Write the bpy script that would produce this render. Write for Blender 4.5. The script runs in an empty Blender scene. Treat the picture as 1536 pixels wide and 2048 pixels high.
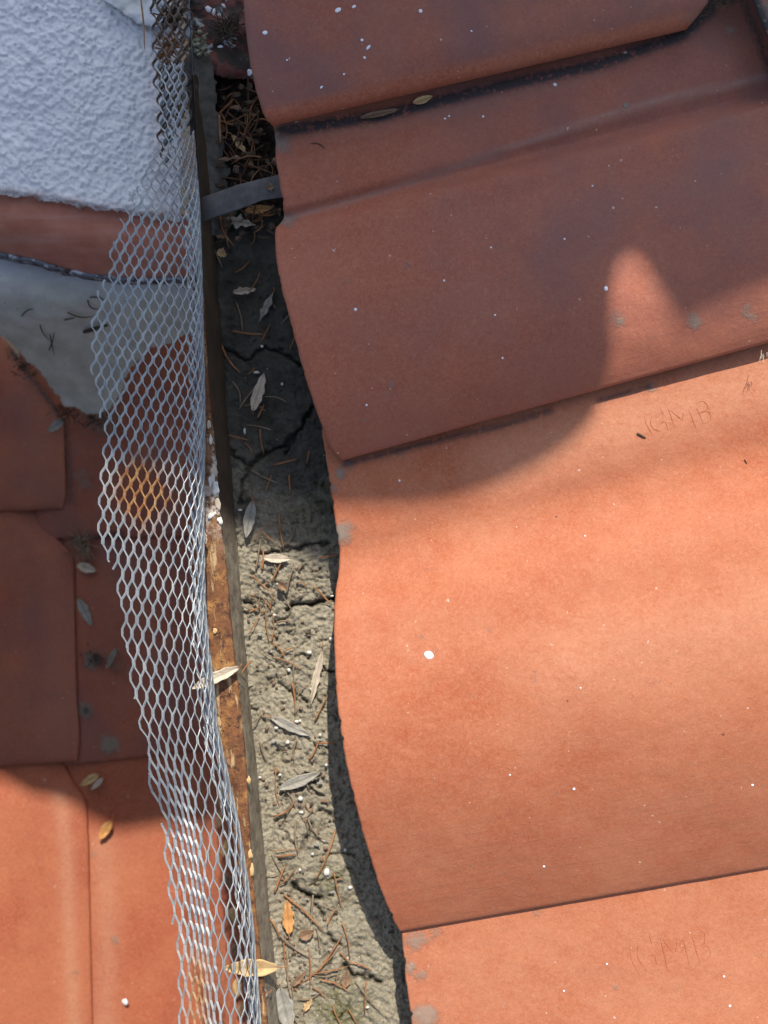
import bpy, math, random
import numpy as np
random.seed(7); rng = np.random.RandomState(7)
K = 0.0003          # metres per unit of the plan grid (one unit = 0.3 mm)
H = 1700.0          # camera height above the tile pans, in the same units
C = bpy.context.scene.collection

def P(a):
    """(across, down, height) of a surveyed point -> world metres"""
    a = np.asarray(a, float).reshape(-1, 3)
    m = (H - a[:, 2]) / H
    return np.stack([(a[:, 0]-768)*m, (1024-a[:, 1])*m, a[:, 2]], 1) * K

# ------------------------------------------------------------ camera, sky, sun
SX, SY = 0.14, 0.94
cam = bpy.data.cameras.new('camera'); co = bpy.data.objects.new('camera', cam); C.objects.link(co)
co.location = (0, 0, H*K)
cam.sensor_fit = 'VERTICAL'; cam.sensor_height = 24; cam.lens = 24*H/2048
cam.clip_start = 0.01; cam.clip_end = 100
cam.dof.use_dof = True; cam.dof.focus_distance = (H-20)*K; cam.dof.aperture_fstop = 5.2
bpy.context.scene.camera = co
w = bpy.data.worlds.new('World'); bpy.context.scene.world = w; w.use_nodes = True
nt = w.node_tree; bg = nt.nodes['Background']
sky = nt.nodes.new('ShaderNodeTexSky'); sky.sky_type = 'NISHITA'; sky.sun_disc = False
ELEV = math.atan(1/math.hypot(SX, SY))
sky.sun_elevation = ELEV; sky.sun_rotation = math.atan2(SX, SY)
hs = nt.nodes.new('ShaderNodeHueSaturation'); hs.inputs['Saturation'].default_value = 0.78
nt.links.new(sky.outputs[0], hs.inputs['Color']); nt.links.new(hs.outputs[0], bg.inputs[0]); bg.inputs[1].default_value = 0.14
sl = bpy.data.lights.new('sun', 'SUN'); so = bpy.data.objects.new('sun', sl); C.objects.link(so)
sl.energy = 4.4; sl.angle = math.radians(0.55); sl.color = (1, 0.93, 0.82)
so.rotation_euler = (math.pi/2-ELEV, 0, -math.atan2(SX, SY)+math.pi)
from mathutils import Vector
so.rotation_euler = Vector((SX, SY, 1)).to_track_quat('Z', 'Y').to_euler()
vs = bpy.context.scene.view_settings
vs.view_transform = 'Standard'; vs.look = 'None'; vs.gamma = 1; vs.exposure = 0.35

# ------------------------------------------------------------ numpy noise
_tab = rng.rand(256, 256)
def vnoise(x, y):
    xi = np.floor(x).astype(int); yi = np.floor(y).astype(int)
    fx = x-xi; fy = y-yi; fx = fx*fx*(3-2*fx); fy = fy*fy*(3-2*fy)
    t = lambda a, b: _tab[a % 256, b % 256]
    return (t(xi, yi)*(1-fx)+t(xi+1, yi)*fx)*(1-fy)+(t(xi, yi+1)*(1-fx)+t(xi+1, yi+1)*fx)*fy
def fbm(x, y, s, o=4, g=.5):
    r = 0; a = 1; n = 0
    for i in range(o):
        r = r+a*vnoise(x/s+17.3*i, y/s+9.1*i); n += a; a *= g; s /= 2.03
    return r/n
def segdist(X, Y, pl):
    d = np.full(X.shape, 1e9)
    for (a, b), (c, e) in zip(pl[:-1], pl[1:]):
        vx, vy = c-a, e-b; L = vx*vx+vy*vy+1e-9
        t = np.clip(((X-a)*vx+(Y-b)*vy)/L, 0, 1)
        d = np.minimum(d, np.hypot(X-a-t*vx, Y-b-t*vy))
    return d
def sm(x, a, b):
    t = np.clip((x-a)/(b-a), 0, 1); return t*t*(3-2*t)

# ------------------------------------------------------------ object helpers
def props(o, label=None, cat=None, group=None, kind=None):
    if label: o['label'] = label
    if cat: o['category'] = cat
    if group: o['group'] = group
    if kind: o['kind'] = kind
    return o
def mk(name, pts, faces, mat, parent=None, smooth=True, attrs=None, uv=None, world=False, loc=None):
    v = np.asarray(pts, float) if world else P(pts)
    if parent is not None: o0 = np.array(parent.location)
    elif loc is not None: o0 = np.array(loc)
    else: o0 = np.array([v[:, 0].mean(), v[:, 1].mean(), v[:, 2].min()])
    me = bpy.data.meshes.new(name)
    me.from_pydata((v-o0).tolist(), [], faces if isinstance(faces, list) else faces.tolist())
    me.materials.append(mat)
    if smooth: me.polygons.foreach_set('use_smooth', [True]*len(me.polygons))
    if attrs:
        for k, a in attrs.items():
            at = me.attributes.new(k, 'FLOAT', 'POINT'); at.data.foreach_set('value', np.asarray(a, np.float32))
    if uv is not None:
        l = me.uv_layers.new(name='UVMap'); idx = np.zeros(len(me.loops), int); me.loops.foreach_get('vertex_index', idx)
        l.data.foreach_set('uv', np.asarray(uv, np.float32)[idx].ravel())
    me.update()
    o = bpy.data.objects.new(name, me); C.objects.link(o)
    if parent is not None: o.parent = parent
    else: o.location = o0
    return o
def empty(name, pt, label, cat, group=None):
    o = bpy.data.objects.new(name, None); C.objects.link(o); o.location = P([pt])[0]; o.empty_display_size = .01
    return props(o, label, cat, group)
def gridfaces(nr, nc, off=0, flip=False):
    i = np.arange(nr-1)[:, None]*nc+np.arange(nc-1)[None, :]; i = i.ravel()+off
    f = np.stack([i, i+nc, i+nc+1, i+1], 1)
    return f[:, ::-1] if flip else f
def slab_faces(nr, nc):
    n = nr*nc
    f = [gridfaces(nr, nc), gridfaces(nr, nc, n, True)]
    b = np.concatenate([np.arange(nc), np.arange(1, nr)*nc+nc-1, (nr-1)*nc+np.arange(nc-2, -1, -1), np.arange(nr-2, 0, -1)*nc])
    c = np.roll(b, -1)
    f.append(np.stack([b, c, c+n, b+n], 1))
    return np.concatenate(f)
def sweep(paths, normals, wd, hd, n=4, taper=None, circ=False):
    """sweep a small section along polylines given in world metres"""
    V = []; F = []; off = 0
    for p, nn in zip(paths, normals):
        p = np.asarray(p, float); m = len(p)
        t = np.gradient(p, axis=0); t /= np.linalg.norm(t, axis=1)[:, None]+1e-12
        nn = np.broadcast_to(np.asarray(nn, float), p.shape)
        s = np.cross(t, nn); s /= np.linalg.norm(s, axis=1)[:, None]+1e-12
        u = np.cross(s, t)
        tp = np.ones(m) if taper is None else np.interp(np.linspace(0, 1, m), np.linspace(0, 1, len(taper)), taper)
        if circ: an = np.arange(n)/n*2*math.pi; cs = np.stack([np.cos(an), np.sin(an)], 1)
        else: cs = np.array([(-1, -1), (1, -1), (1, 1), (-1, 1)])
        ring = p[:, None]+(s[:, None]*cs[None, :, :1]*wd+u[:, None]*cs[None, :, 1:]*hd)*tp[:, None, None]
        k = len(cs); V.append(ring.reshape(-1, 3))
        a = off+np.arange(m-1)[:, None]*k; j = np.arange(k)[None]; j2 = (j+1) % k
        F += np.stack([a+j, a+j2, a+k+j2, a+k+j], 2).reshape(-1, 4).tolist()
        F += [list(range(off+k-1, off-1, -1)), list(range(off+(m-1)*k, off+m*k))]
        off += m*k
    return np.concatenate(V), F
def spline(xs, ys, t):
    """Catmull-like smooth interpolation"""
    xs = np.asarray(xs, float); ys = np.asarray(ys, float)
    d = np.gradient(ys, xs); i = np.clip(np.searchsorted(xs, t)-1, 0, len(xs)-2)
    h = xs[i+1]-xs[i]; s = (t-xs[i])/h
    # monotone limiting
    sl_ = (ys[1:]-ys[:-1])/(xs[1:]-xs[:-1])
    dl = np.copy(d); lim = np.minimum(np.abs(np.r_[sl_[0], sl_]), np.abs(np.r_[sl_, sl_[-1]]))*3
    dl = np.sign(dl)*np.minimum(np.abs(dl), lim)
    return (ys[i]*(1+2*s)*(1-s)**2+dl[i]*h*s*(1-s)**2+ys[i+1]*s*s*(3-2*s)+dl[i+1]*h*s*s*(s-1))

# ------------------------------------------------------------ materials
class Mt:
    def __init__(s, name, rough=.7, metal=0, spec=.3):
        s.m = bpy.data.materials.new(name); s.m.use_nodes = True; s.t = s.m.node_tree
        s.b = s.t.nodes['Principled BSDF']; s.b.inputs['Roughness'].default_value = rough
        s.b.inputs['Metallic'].default_value = metal; s.b.inputs['Specular IOR Level'].default_value = spec
        s.co = s.t.nodes.new('ShaderNodeTexCoord').outputs['Object']; s.uv = None
    def link(s, a, b):
        if hasattr(a, 'links'): s.t.links.new(a, b)
        else: b.default_value = a
    def uvc(s, sx, sy):
        n = s.t.nodes.new('ShaderNodeUVMap'); m = s.t.nodes.new('ShaderNodeMapping'); s.t.links.new(n.outputs[0], m.inputs[0])
        m.inputs['Scale'].default_value = (sx, sy, 1); return m.outputs[0]
    def shift(s, dx, dy=0, sc=(1, 1, 1)):
        m = s.t.nodes.new('ShaderNodeMapping'); s.t.links.new(s.co, m.inputs[0]); m.inputs['Location'].default_value = (dx, dy, dx*.7)
        m.inputs['Scale'].default_value = sc; return m.outputs[0]
    def noise(s, feat, detail=3, rough=.5, co=None, dist=0, lo=None, hi=None):
        n = s.t.nodes.new('ShaderNodeTexNoise'); s.t.links.new(co or s.co, n.inputs['Vector'])
        n.inputs['Scale'].default_value = 1/(feat*K) if co is None or feat > 0 else 1
        if feat <= 0: n.inputs['Scale'].default_value = -feat
        n.inputs['Detail'].default_value = detail; n.inputs['Roughness'].default_value = rough; n.inputs['Distortion'].default_value = dist
        return s.rng(n.outputs['Fac'], lo, hi) if lo is not None else n.outputs['Fac']
    def vor(s, feat, out='Distance', feature='F1', co=None, rnd=1):
        n = s.t.nodes.new('ShaderNodeTexVoronoi'); s.t.links.new(co or s.co, n.inputs['Vector']); n.feature = feature
        n.inputs['Scale'].default_value = 1/(feat*K); n.inputs['Randomness'].default_value = rnd; return n.outputs[out]
    def rng(s, v, a, b, c=0, d=1):
        n = s.t.nodes.new('ShaderNodeMapRange'); s.link(v, n.inputs[0]); n.inputs[1].default_value = a; n.inputs[2].default_value = b
        n.inputs[3].default_value = c; n.inputs[4].default_value = d; return n.outputs[0]
    def math(s, op, a, b=0.):
        n = s.t.nodes.new('ShaderNodeMath'); n.operation = op; s.link(a, n.inputs[0]); s.link(b, n.inputs[1]); return n.outputs[0]
    def mix(s, f, a, b, mode='MIX'):
        n = s.t.nodes.new('ShaderNodeMix'); n.data_type = 'RGBA'; n.blend_type = mode; s.link(f, n.inputs[0])
        for v, i in ((a, 6), (b, 7)):
            if isinstance(v, tuple): v = v+(1,)
            s.link(v, n.inputs[i])
        return n.outputs[2]
    def attr(s, name):
        n = s.t.nodes.new('ShaderNodeAttribute'); n.attribute_name = name; return n.outputs['Fac']
    def speck(s, feat, r, dens=1., off=0):
        """scattered dots: radius r (units) at cells of size feat; dens<1 drops some"""
        co = s.shift(off, off*.3)
        d = s.vor(feat, co=co); cl = s.vor(feat, 'Color', co=co)
        sp = s.t.nodes.new('ShaderNodeSeparateColor'); s.t.links.new(cl, sp.inputs[0])
        rad = s.math('MULTIPLY', s.math('POWER', sp.outputs[0], 2.5), s.math('MULTIPLY', s.noise(4, 2, .6, lo=.3, hi=.7, co=None), 1.4*r/feat))
        k = s.math('LESS_THAN', d, rad); g = s.math('LESS_THAN', sp.outputs[1], dens)
        return s.math('MULTIPLY', k, g)
    def bump(s, h, dist, strength=1., prev=None):
        n = s.t.nodes.new('ShaderNodeBump'); s.link(h, n.inputs['Height']); n.inputs['Distance'].default_value = dist*K
        n.inputs['Strength'].default_value = strength
        if prev: s.t.links.new(prev, n.inputs['Normal'])
        return n.outputs[0]
    def done(s, col, nrm=None, rough=None, metal=None):
        if isinstance(col, tuple): col = col+(1,)
        s.link(col, s.b.inputs['Base Color'])
        if nrm: s.t.links.new(nrm, s.b.inputs['Normal'])
        if rough is not None: s.link(rough, s.b.inputs['Roughness'])
        if metal is not None: s.link(metal, s.b.inputs['Metallic'])
        return s.m

def tile_material(name, c1, c2, pale, streak=.15, patina_shade=.5, grain=1., dust_highlight_c=(.34, .24, .20), sk=.8):
    m = Mt(name, .72, 0, .35)
    big = m.noise(260, 3, .55, lo=.36, hi=.64); med = m.noise(45, 4, .6, lo=.35, hi=.68)
    col = m.mix(big, c1, c2)
    col = m.mix(m.math('MULTIPLY', med, .22), col, pale)
    # fibrous fine grain
    gr = m.noise(7, 4, .8, dist=1.2, lo=.42, hi=.66)
    col = m.mix(m.math('MULTIPLY', gr, .42*grain), col, (.60, .26, .145))
    gd = m.noise(5, 3, .8, co=m.shift(.3), lo=.54, hi=.72)
    col = m.mix(m.math('MULTIPLY', gd, .36*grain), col, (.19, .06, .032))
    st = m.noise(-1, 4, .65, co=m.uvc(9, 420), lo=.46, hi=.74)
    stm = m.math('MULTIPLY', st, m.math('MULTIPLY', m.attr('streak'), streak*2.2))
    col = m.mix(stm, col, (.27, .105, .06))
    col = m.mix(m.math('MULTIPLY', m.math('POWER', m.attr('streak'), 2.), .45), col, (.26, .085, .042))  # darkens the lower roll where it turns from the sun
    pt = m.math('MULTIPLY', m.noise(190, 4, .55, co=m.shift(.11), lo=.2, hi=.72), m.attr('patina_shade'))
    col = m.mix(m.math('MULTIPLY', pt, patina_shade), col, (.185, .098, .092))
    gm = m.rng(m.math('ADD', m.math('MULTIPLY', m.attr('grime'), .50), m.noise(34, 7, .8, co=m.shift(.2))), .74, .94)
    col = m.mix(m.math('MINIMUM', m.math('MULTIPLY', gm, .85), .9), col, (.23, .205, .165))
    du_ = m.math('MULTIPLY', m.attr('dust'), m.noise(12, 6, .85, co=m.shift(.15), lo=.25, hi=.65))
    col = m.mix(m.math('MULTIPLY', du_, .7), col, dust_highlight_c)
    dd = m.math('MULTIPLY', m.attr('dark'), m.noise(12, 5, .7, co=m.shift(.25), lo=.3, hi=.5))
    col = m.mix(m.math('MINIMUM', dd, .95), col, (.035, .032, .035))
    bl = m.noise(28, 5, .75, co=m.shift(.41), lo=.64, hi=.72)
    col = m.mix(m.math('MULTIPLY', bl, .5), col, (.15, .12, .11))
    pb = m.noise(60, 6, .75, co=m.shift(.57), lo=.66, hi=.78)
    col = m.mix(m.math('MULTIPLY', pb, .4), col, (.50, .34, .22))
    s1 = m.speck(38, 4.2, sk); s2 = m.speck(17, 2.6, .55, .1)
    col = m.mix(m.math('MULTIPLY', s1, .75), col, (.62, .50, .44))
    col = m.mix(m.math('MULTIPLY', s2, .7), col, (.6, .42, .33))
    s3 = m.speck(60, 4.5, .45, .33); col = m.mix(m.math('MULTIPLY', s3, .8), col, (.06, .04, .035))
    pit = m.rng(m.speck(9, 2.2, .6, .5), 0, 1, 1, 0)
    b = m.bump(m.noise(6, 4, .8, dist=.8), 1.6, .6)
    b = m.bump(pit, 1.2, .5, b)
    b = m.bump(m.noise(28, 4, .6), 3.0, .5, b)
    b = m.bump(m.math('MULTIPLY', st, m.attr('streak')), .8, .25, b)
    b = m.bump(m.math('ADD', gm, dd), 4, .5, b)
    return m.done(col, b)
M = {}
M['tile'] = tile_material('fired clay', (.36, .082, .026), (.42, .125, .052), (.54, .25, .145), dust_highlight_c=(.57, .27, .155), sk=.35)
M['tile_old'] = tile_material('weathered clay', (.345, .080, .038), (.395, .112, .058), (.42, .16, .09), patina_shade=.9)
M['tile_left'] = tile_material('dusty clay', (.33, .070, .030), (.40, .115, .052), (.46, .165, .085), patina_shade=.9, dust_highlight_c=(.58, .36, .23), sk=.3)

def simple(name, c1, c2, feat=20, rough=.8, bumpd=2, metal=0, spec=.25, feat2=None):
    m = Mt(name, rough, metal, spec); n = m.noise(feat, 5, .65, lo=.35, hi=.65)
    col = m.mix(n, c1, c2); b = m.bump(m.noise(feat2 or feat*.4, 4, .65), bumpd, .7)
    return m.done(col, b)

# mud
m = Mt('dried mud', .95, 0, .1)
col = m.mix(m.noise(70, 4, .6, lo=.35, hi=.65), (.30, .265, .195), (.39, .35, .265))
col = m.mix(m.math('MULTIPLY', m.noise(10, 6, .85, lo=.47, hi=.62), .8), col, (.15, .125, .09))
col = m.mix(m.math('MULTIPLY', m.noise(14, 5, .75, co=m.shift(.3), lo=.55, hi=.7), .5), col, (.46, .43, .35))
col = m.mix(m.math('MULTIPLY', m.attr('moss'), m.noise(22, 5, .7, co=m.shift(.4), lo=.35, hi=.6)), col, (.10, .098, .028))
col = m.mix(m.math('MULTIPLY', m.attr('shade_tint'), 1.), col, m.mix(m.noise(40, 5, .7, lo=.4, hi=.62), (.035, .034, .03), (.075, .074, .066)))
col = m.mix(m.attr('crack'), col, (.02, .018, .015))
col = m.mix(m.math('MULTIPLY', m.speck(17, 3.2, .30), .8), col, (.62, .58, .50))
col = m.mix(m.math('MULTIPLY', m.speck(23, 5, .35, .2), .7), col, (.24, .12, .07))
b = m.bump(m.noise(5, 4, .75), 2.2, .8); b = m.bump(m.noise(15, 5, .7, dist=1.5), 5, .7, b)
M['mud'] = m.done(col, b)
# galvanised mesh
m = Mt('galvanised steel', .6, .5, .5)
r = m.math('MINIMUM', m.math('MULTIPLY', m.attr('rust'), m.noise(20, 3, .6, lo=.2, hi=.45)), 1.)
col = m.mix(m.noise(30, 4, .6, lo=.35, hi=.65), (.33, .36, .39), (.48, .50, .50))
col = m.mix(m.math('MULTIPLY', m.noise(5, 3, .6, lo=.55, hi=.75), .35), col, (.30, .30, .28))
rc = m.mix(m.noise(14, 4, .7, lo=.4, hi=.6), (.26, .10, .032), (.42, .24, .10))
col = m.mix(r, col, rc)
M['mesh'] = m.done(col, m.bump(m.noise(4, 3, .6), .6, .5), rough=m.rng(r, 0, 1, .60, .9), metal=m.rng(r, 0, 1, .5, 0))
m = Mt('rusted steel mesh', .9, 0, .2)
M['mesh_rust'] = m.done(m.mix(m.noise(35, 4, .6, lo=.4, hi=.6), (.15, .085, .05), (.20, .18, .16)), m.bump(m.noise(4, 3, .6), .6, .5))
# rusty rim
m = Mt('rusty painted flashing', .75, 0, .3)
st = m.noise(-1, 5, .65, co=m.uvc(26, 170), lo=.565, hi=.62)
col = m.mix(m.noise(22, 5, .7, lo=.35, hi=.65), (.11, .045, .024), (.26, .11, .042))
col = m.mix(m.math('MULTIPLY', m.noise(40, 5, .7, co=m.shift(.2), lo=.5, hi=.64), .8), col, (.44, .22, .07))
col = m.mix(m.math('MULTIPLY', st, .85), col, (.56, .38, .20))
col = m.mix(m.attr('paint'), col, m.mix(m.noise(18, 4, .7, lo=.45, hi=.55), (.22, .12, .06), (.62, .55, .47)))
col = m.mix(m.noise(15, 6, .8, co=m.shift(.6), lo=.54, hi=.60), col, (.07, .032, .02))
b = m.bump(m.noise(8, 6, .8), 3, .8); b = m.bump(st, 2.5, .8, b)
M['rim'] = m.done(col, b)
# inner trough wall: base darkened for shade, dirt paler where sunlit
m = Mt('stained trough metal', .7, 0, .3)
st = m.noise(-1, 4, .6, co=m.uvc(14, 130), lo=.4, hi=.65)
col = m.mix(m.noise(60, 5, .6, lo=.35, hi=.65), (.06, .040, .028), (.10, .070, .045))
col = m.mix(m.math('MULTIPLY', st, .6), col, (.04, .025, .018))
col = m.mix(m.math('MULTIPLY', m.attr('sunlit_dirt'), m.noise(26, 5, .7, lo=.25, hi=.6)), col, (.29, .25, .185))
M['wall'] = m.done(col, m.bump(m.noise(12, 5, .65), 2, .6))
M['galv'] = simple('galvanised sheet', (.30, .34, .38), (.42, .45, .48), 40, .5, 1, .5, .5)
m = Mt('painted iron strap', .7, 0, .3)
col = m.mix(m.noise(30, 5, .6, lo=.4, hi=.6), (.095, .09, .09), (.15, .14, .135))
col = m.mix(m.speck(14, 2.2, .6), col, (.35, .28, .24)); M['strap'] = m.done(col, m.bump(m.noise(9, 4, .7), 1.5, .7))
m = Mt('grey painted lip', .6, .2, .4)
col = m.mix(m.noise(30, 5, .7, lo=.5, hi=.56), (.17, .18, .20), (.06, .04, .04)); col = m.mix(m.noise(24, 5, .7, co=m.shift(.4), lo=.56, hi=.6), col, (.5, .53, .57))
M['lip'] = m.done(col, m.bump(m.noise(10, 4, .7), 2, .6))
# stucco
m = Mt('white stucco', .9, 0, .2)
col = m.mix(m.noise(90, 4, .6, lo=.35, hi=.65), (.87, .86, .86), (.90, .885, .88))
col = m.mix(m.math('MULTIPLY', m.attr('edge'), m.noise(20, 5, .7, lo=.35, hi=.6)), col, (.42, .27, .21))
M['stucco'] = m.done(col, m.bump(m.noise(7, 4, .75), 4, .6))
m = Mt('painted clay coping', .7, 0, .3)
col = m.mix(m.noise(80, 5, .6, lo=.35, hi=.65), (.42, .14, .085), (.50, .21, .14))
col = m.mix(m.math('MULTIPLY', m.noise(-1, 4, .6, co=m.uvc(12, 120), lo=.5, hi=.7), .4), col, (.52, .30, .24))
M['coping'] = m.done(col, m.bump(m.noise(14, 4, .6), 2, .6))
m = Mt('cement mortar', .9, 0, .2)
col = m.mix(m.noise(60, 5, .6, lo=.35, hi=.65), (.50, .49, .42), (.66, .645, .57))
col = m.mix(m.attr('white'), col, (.66, .68, .70))
col = m.mix(m.math('MULTIPLY', m.speck(13, 3, .4), .6), col, (.12, .11, .09))
M['mortar'] = m.done(col, m.bump(m.noise(10, 5, .65), 3, .7))
m = Mt('flaking red paint over cement', .75, 0, .3)
fl = m.noise(46, 5, .6, lo=.565, hi=.585); mo = m.noise(55, 6, .75, co=m.shift(.3), lo=.46, hi=.52)
col = m.mix(m.noise(30, 4, .6, lo=.4, hi=.6), (.17, .055, .045), (.26, .095, .075))
col = m.mix(fl, col, (.60, .62, .64)); col = m.mix(m.math('MULTIPLY', mo, .9), col, (.06, .055, .045))
M['flaky'] = m.done(col, m.bump(m.math('ADD', fl, m.noise(12, 4, .7)), 3, .8))
M['grey_cement'] = simple('grey cement', (.07, .068, .06), (.17, .16, .14), 34, .9, 4)
M['needle'] = simple('brown needle', (.24, .10, .04), (.40, .20, .09), 30, .6, .4)
M['needle2'] = simple('grey needle', (.17, .12, .08), (.30, .23, .16), 30, .8, .4)
M['needle_dark'] = simple('rotten needle', (.10, .05, .03), (.17, .09, .05), 30, .8, .4)
M['twig'] = simple('dark twig', (.05, .035, .025), (.10, .07, .05), 14, .9, 1)
M['peb'] = simple('white grit', (.62, .60, .54), (.75, .73, .68), 8, .7, .6)
M['pebg'] = simple('brown grit', (.16, .10, .07), (.28, .20, .15), 8, .9, .6)
M['fleck'] = simple('white paint drop', (.74, .76, .80), (.80, .81, .83), 8, .5, .3)
M['lichen'] = simple('grey green lichen', (.22, .22, .15), (.40, .39, .30), 9, .95, 3)
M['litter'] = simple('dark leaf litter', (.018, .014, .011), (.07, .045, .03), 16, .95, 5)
M['deck'] = simple('dark roofing felt', (.05, .042, .04), (.08, .07, .065), 40, .95, 2)
M['hair'] = simple('dry grass fibre', (.40, .34, .24), (.5, .44, .32), 30, .8, .2)
def leafmat(name, a, b, trans=0):
    m = Mt(name, .6, 0, .3); col = m.mix(m.noise(18, 4, .65, lo=.35, hi=.65), a, b)
    col = m.mix(m.math('MULTIPLY', m.attr('vein'), .55), col, tuple(x*.45 for x in a))
    col = m.mix(m.math('MULTIPLY', m.noise(9, 5, .7, co=m.shift(.3), lo=.62, hi=.7), .6), col, tuple(x*.3 for x in a))
    return m.done(col, m.bump(m.math('ADD', m.attr('vein'), m.noise(7, 4, .6)), .8, .5))
M['l_orange'] = leafmat('orange dry leaf', (.52, .24, .075), (.64, .34, .13))
M['l_tan'] = leafmat('tan dry leaf', (.55, .36, .16), (.66, .45, .22))
M['l_grey'] = leafmat('grey dry leaf', (.28, .26, .215), (.38, .36, .31))
M['l_pale'] = leafmat('pale dry leaf', (.52, .43, .32), (.62, .53, .41))
M['l_dark'] = leafmat('rotten leaf', (.07, .045, .03), (.13, .085, .05))
M['l_brown'] = leafmat('brown dry leaf', (.20, .12, .07), (.30, .19, .11))

# ------------------------------------------------------------ roof tiles
SURF = {}
def tile(key, left, right, mat, label, thick=14, grime=(), patina_shade=0., dark=(), streak=None, r=6, wob=1.4, lip=0, umax=None, dust=(), roll=0):
    """left/right: lists of (x, y, z) down the two ends of the tile"""
    L = np.array(left, float); R = np.array(right, float)
    s = np.r_[0, np.cumsum(np.hypot(np.diff(L[:, 0]), np.diff(L[:, 1])))]; T = s[-1]; s /= T
    edge = np.array([0, .6, 1.5, 3, 5, 8, 12])/T
    v = np.unique(np.r_[edge, np.linspace(12/T, 1-12/T, max(int(T/7), 24)), 1-edge])
    W = np.hypot(R[0, 0]-L[0, 0], R[0, 1]-L[0, 1]); eu = np.array([0, .6, 1.5, 3, 5, 8, 12])/W
    u = np.unique(np.r_[eu, np.linspace(12/W, 1-12/W, max(int(W/8), 20)), 1-eu])
    lx, ly, lz = (spline(s, L[:, i], v) for i in range(3))
    sr = np.linspace(0, 1, len(R)) if len(R) != len(L) else s
    rx, ry, rz = (spline(sr, R[:, i], v) for i in range(3))
    X = lx[:, None]*(1-u)+rx[:, None]*u; Y = ly[:, None]*(1-u)+ry[:, None]*u; Z = lz[:, None]*(1-u)+rz[:, None]*u
    # irregular hand-formed surface and slightly chipped ends
    Z = Z+(fbm(X+hash(key) % 97, Y, 170, 3)-.5)*7+(fbm(X, Y, 40, 3)-.5)*1.6
    du = u*W; dv = v*T
    e1 = np.minimum(du, W-du)[None, :]; e2 = np.minimum(dv, T-dv)[:, None]
    def rd(d): d = np.minimum(d, r); return r-np.sqrt(np.maximum(r*r-(r-d)**2, 0))
    Z = Z-np.maximum(rd(e1)+0*e2, rd(e2)+0*e1)
    if roll: Z = Z-roll*(1-sm(du, 0, 70))[None, :]**1.5
    if lip: Z = Z-lip*np.maximum(0, 1-np.minimum(T-dv[:, None], 16)/16.)**2
    nick = np.clip(fbm(Y+51, X*0+3, 9, 3)-.62, 0, 1)*26*max(0, wob-1)
    chip = ((fbm(Y+3, X*0+7, 14, 3)-.5)*2*wob+nick)*np.exp(-du[None, :]/10); X = X+chip
    G = np.zeros_like(X); D = np.zeros_like(X); S = np.zeros_like(X)
    for (gx, gy, gr_, ga) in grime: G = np.maximum(G, ga*np.exp(-((X-gx)**2+(Y-gy)**2)/(gr_*gr_)))
    for g in dark: D = np.maximum(D, g[2]*np.exp(-(segdist(X, Y, g[0])/g[1])**2))
    U_ = np.zeros_like(X)
    for g in dust: U_ = np.maximum(U_, g[2]*np.exp(-(segdist(X, Y, g[0])/g[1])**2))
    if streak: S = sm(np.broadcast_to(v[:, None], X.shape), streak[0], streak[1])
    Pt = np.full_like(X, patina_shade) if not callable(patina_shade) else patina_shade(X, Y)
    top = np.stack([X, Y, Z], 2).reshape(-1, 3); bot = top.copy()
    inset = 1.5; bot[:, 2] -= thick
    n = len(top); a2 = lambda a: np.r_[a.ravel(), a.ravel()]
    UV = np.stack([np.broadcast_to(du*K, X.shape).ravel(), np.broadcast_to((dv*K)[:, None], X.shape).ravel()], 1)
    SURF[key] = (X.ravel(), Y.ravel(), Z.ravel())
    o = mk('roof_tile', np.r_[top, bot], slab_faces(len(v), len(u))[:, ::1], M[mat], attrs=dict(grime=a2(G), dark=a2(D), streak=a2(S), patina_shade=a2(Pt), dust=a2(U_)), uv=np.r_[UV, UV])
    return props(o, label, 'roof tile', 'clay tiles of the roof around the valley')
def zat(key, x, y):
    X, Y, Z = SURF[key]; i = np.argmin((X-x)**2+(Y-y)**2); return Z[i]

def shiftR(L, x, topy, boty, dz=0):
    """far end of a tile: same section, set between two heights"""
    L = np.array(L, float); y0, y1 = L[0, 1], L[-1, 1]
    return [(x, topy+(l[1]-y0)/(y1-y0)*(boty-topy), l[2]+dz) for l in L]
L1 = [(470, -260, 60), (474, -180, 100), (480, -90, 118), (487, 0, 118), (494, 80, 110), (505, 150, 98), (518, 200, 86), (531, 236, 70), (545, 252, 52)]
R1 = [(1470, -560, 60), (1466, -470, 100), (1462, -380, 118), (1456, -290, 118), (1450, -200, 110), (1440, -110, 98), (1425, -20, 86), (1404, 22, 70), (1372, 60, 52)]
T1 = tile('t1', L1, R1, 'tile_old', 'purplish weathered clay tile at the top with a thick rounded orange lower lip, laid over the next one', thick=18, patina_shade=lambda X, Y: .95*(1-sm(-segdist(X, Y, [(545, 252), (1372, 60)]), -46, -24)), r=9,
     grime=[(1380, 40, 40, .7), (1010, 70, 30, .35), (520, 150, 26, .5), (1230, 62, 60, .35), (740, 95, 22, .5)], lip=8, wob=1.0)
L2 = [(536, 190, 8), (546, 250, 12), (552, 285, 14), (551, 310, 16), (558, 360, 19), (567, 418, 18), (568, 434, 8), (561, 446, 16), (552, 457, 36), (550, 478, 54), (553, 520, 68), (562, 570, 83), (580, 640, 95), (601, 720, 97), (625, 800, 86), (648, 862, 66), (664, 900, 48), (684, 921, 34)]
R2 = shiftR(L2, 1700, -140, 640, 12)
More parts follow.
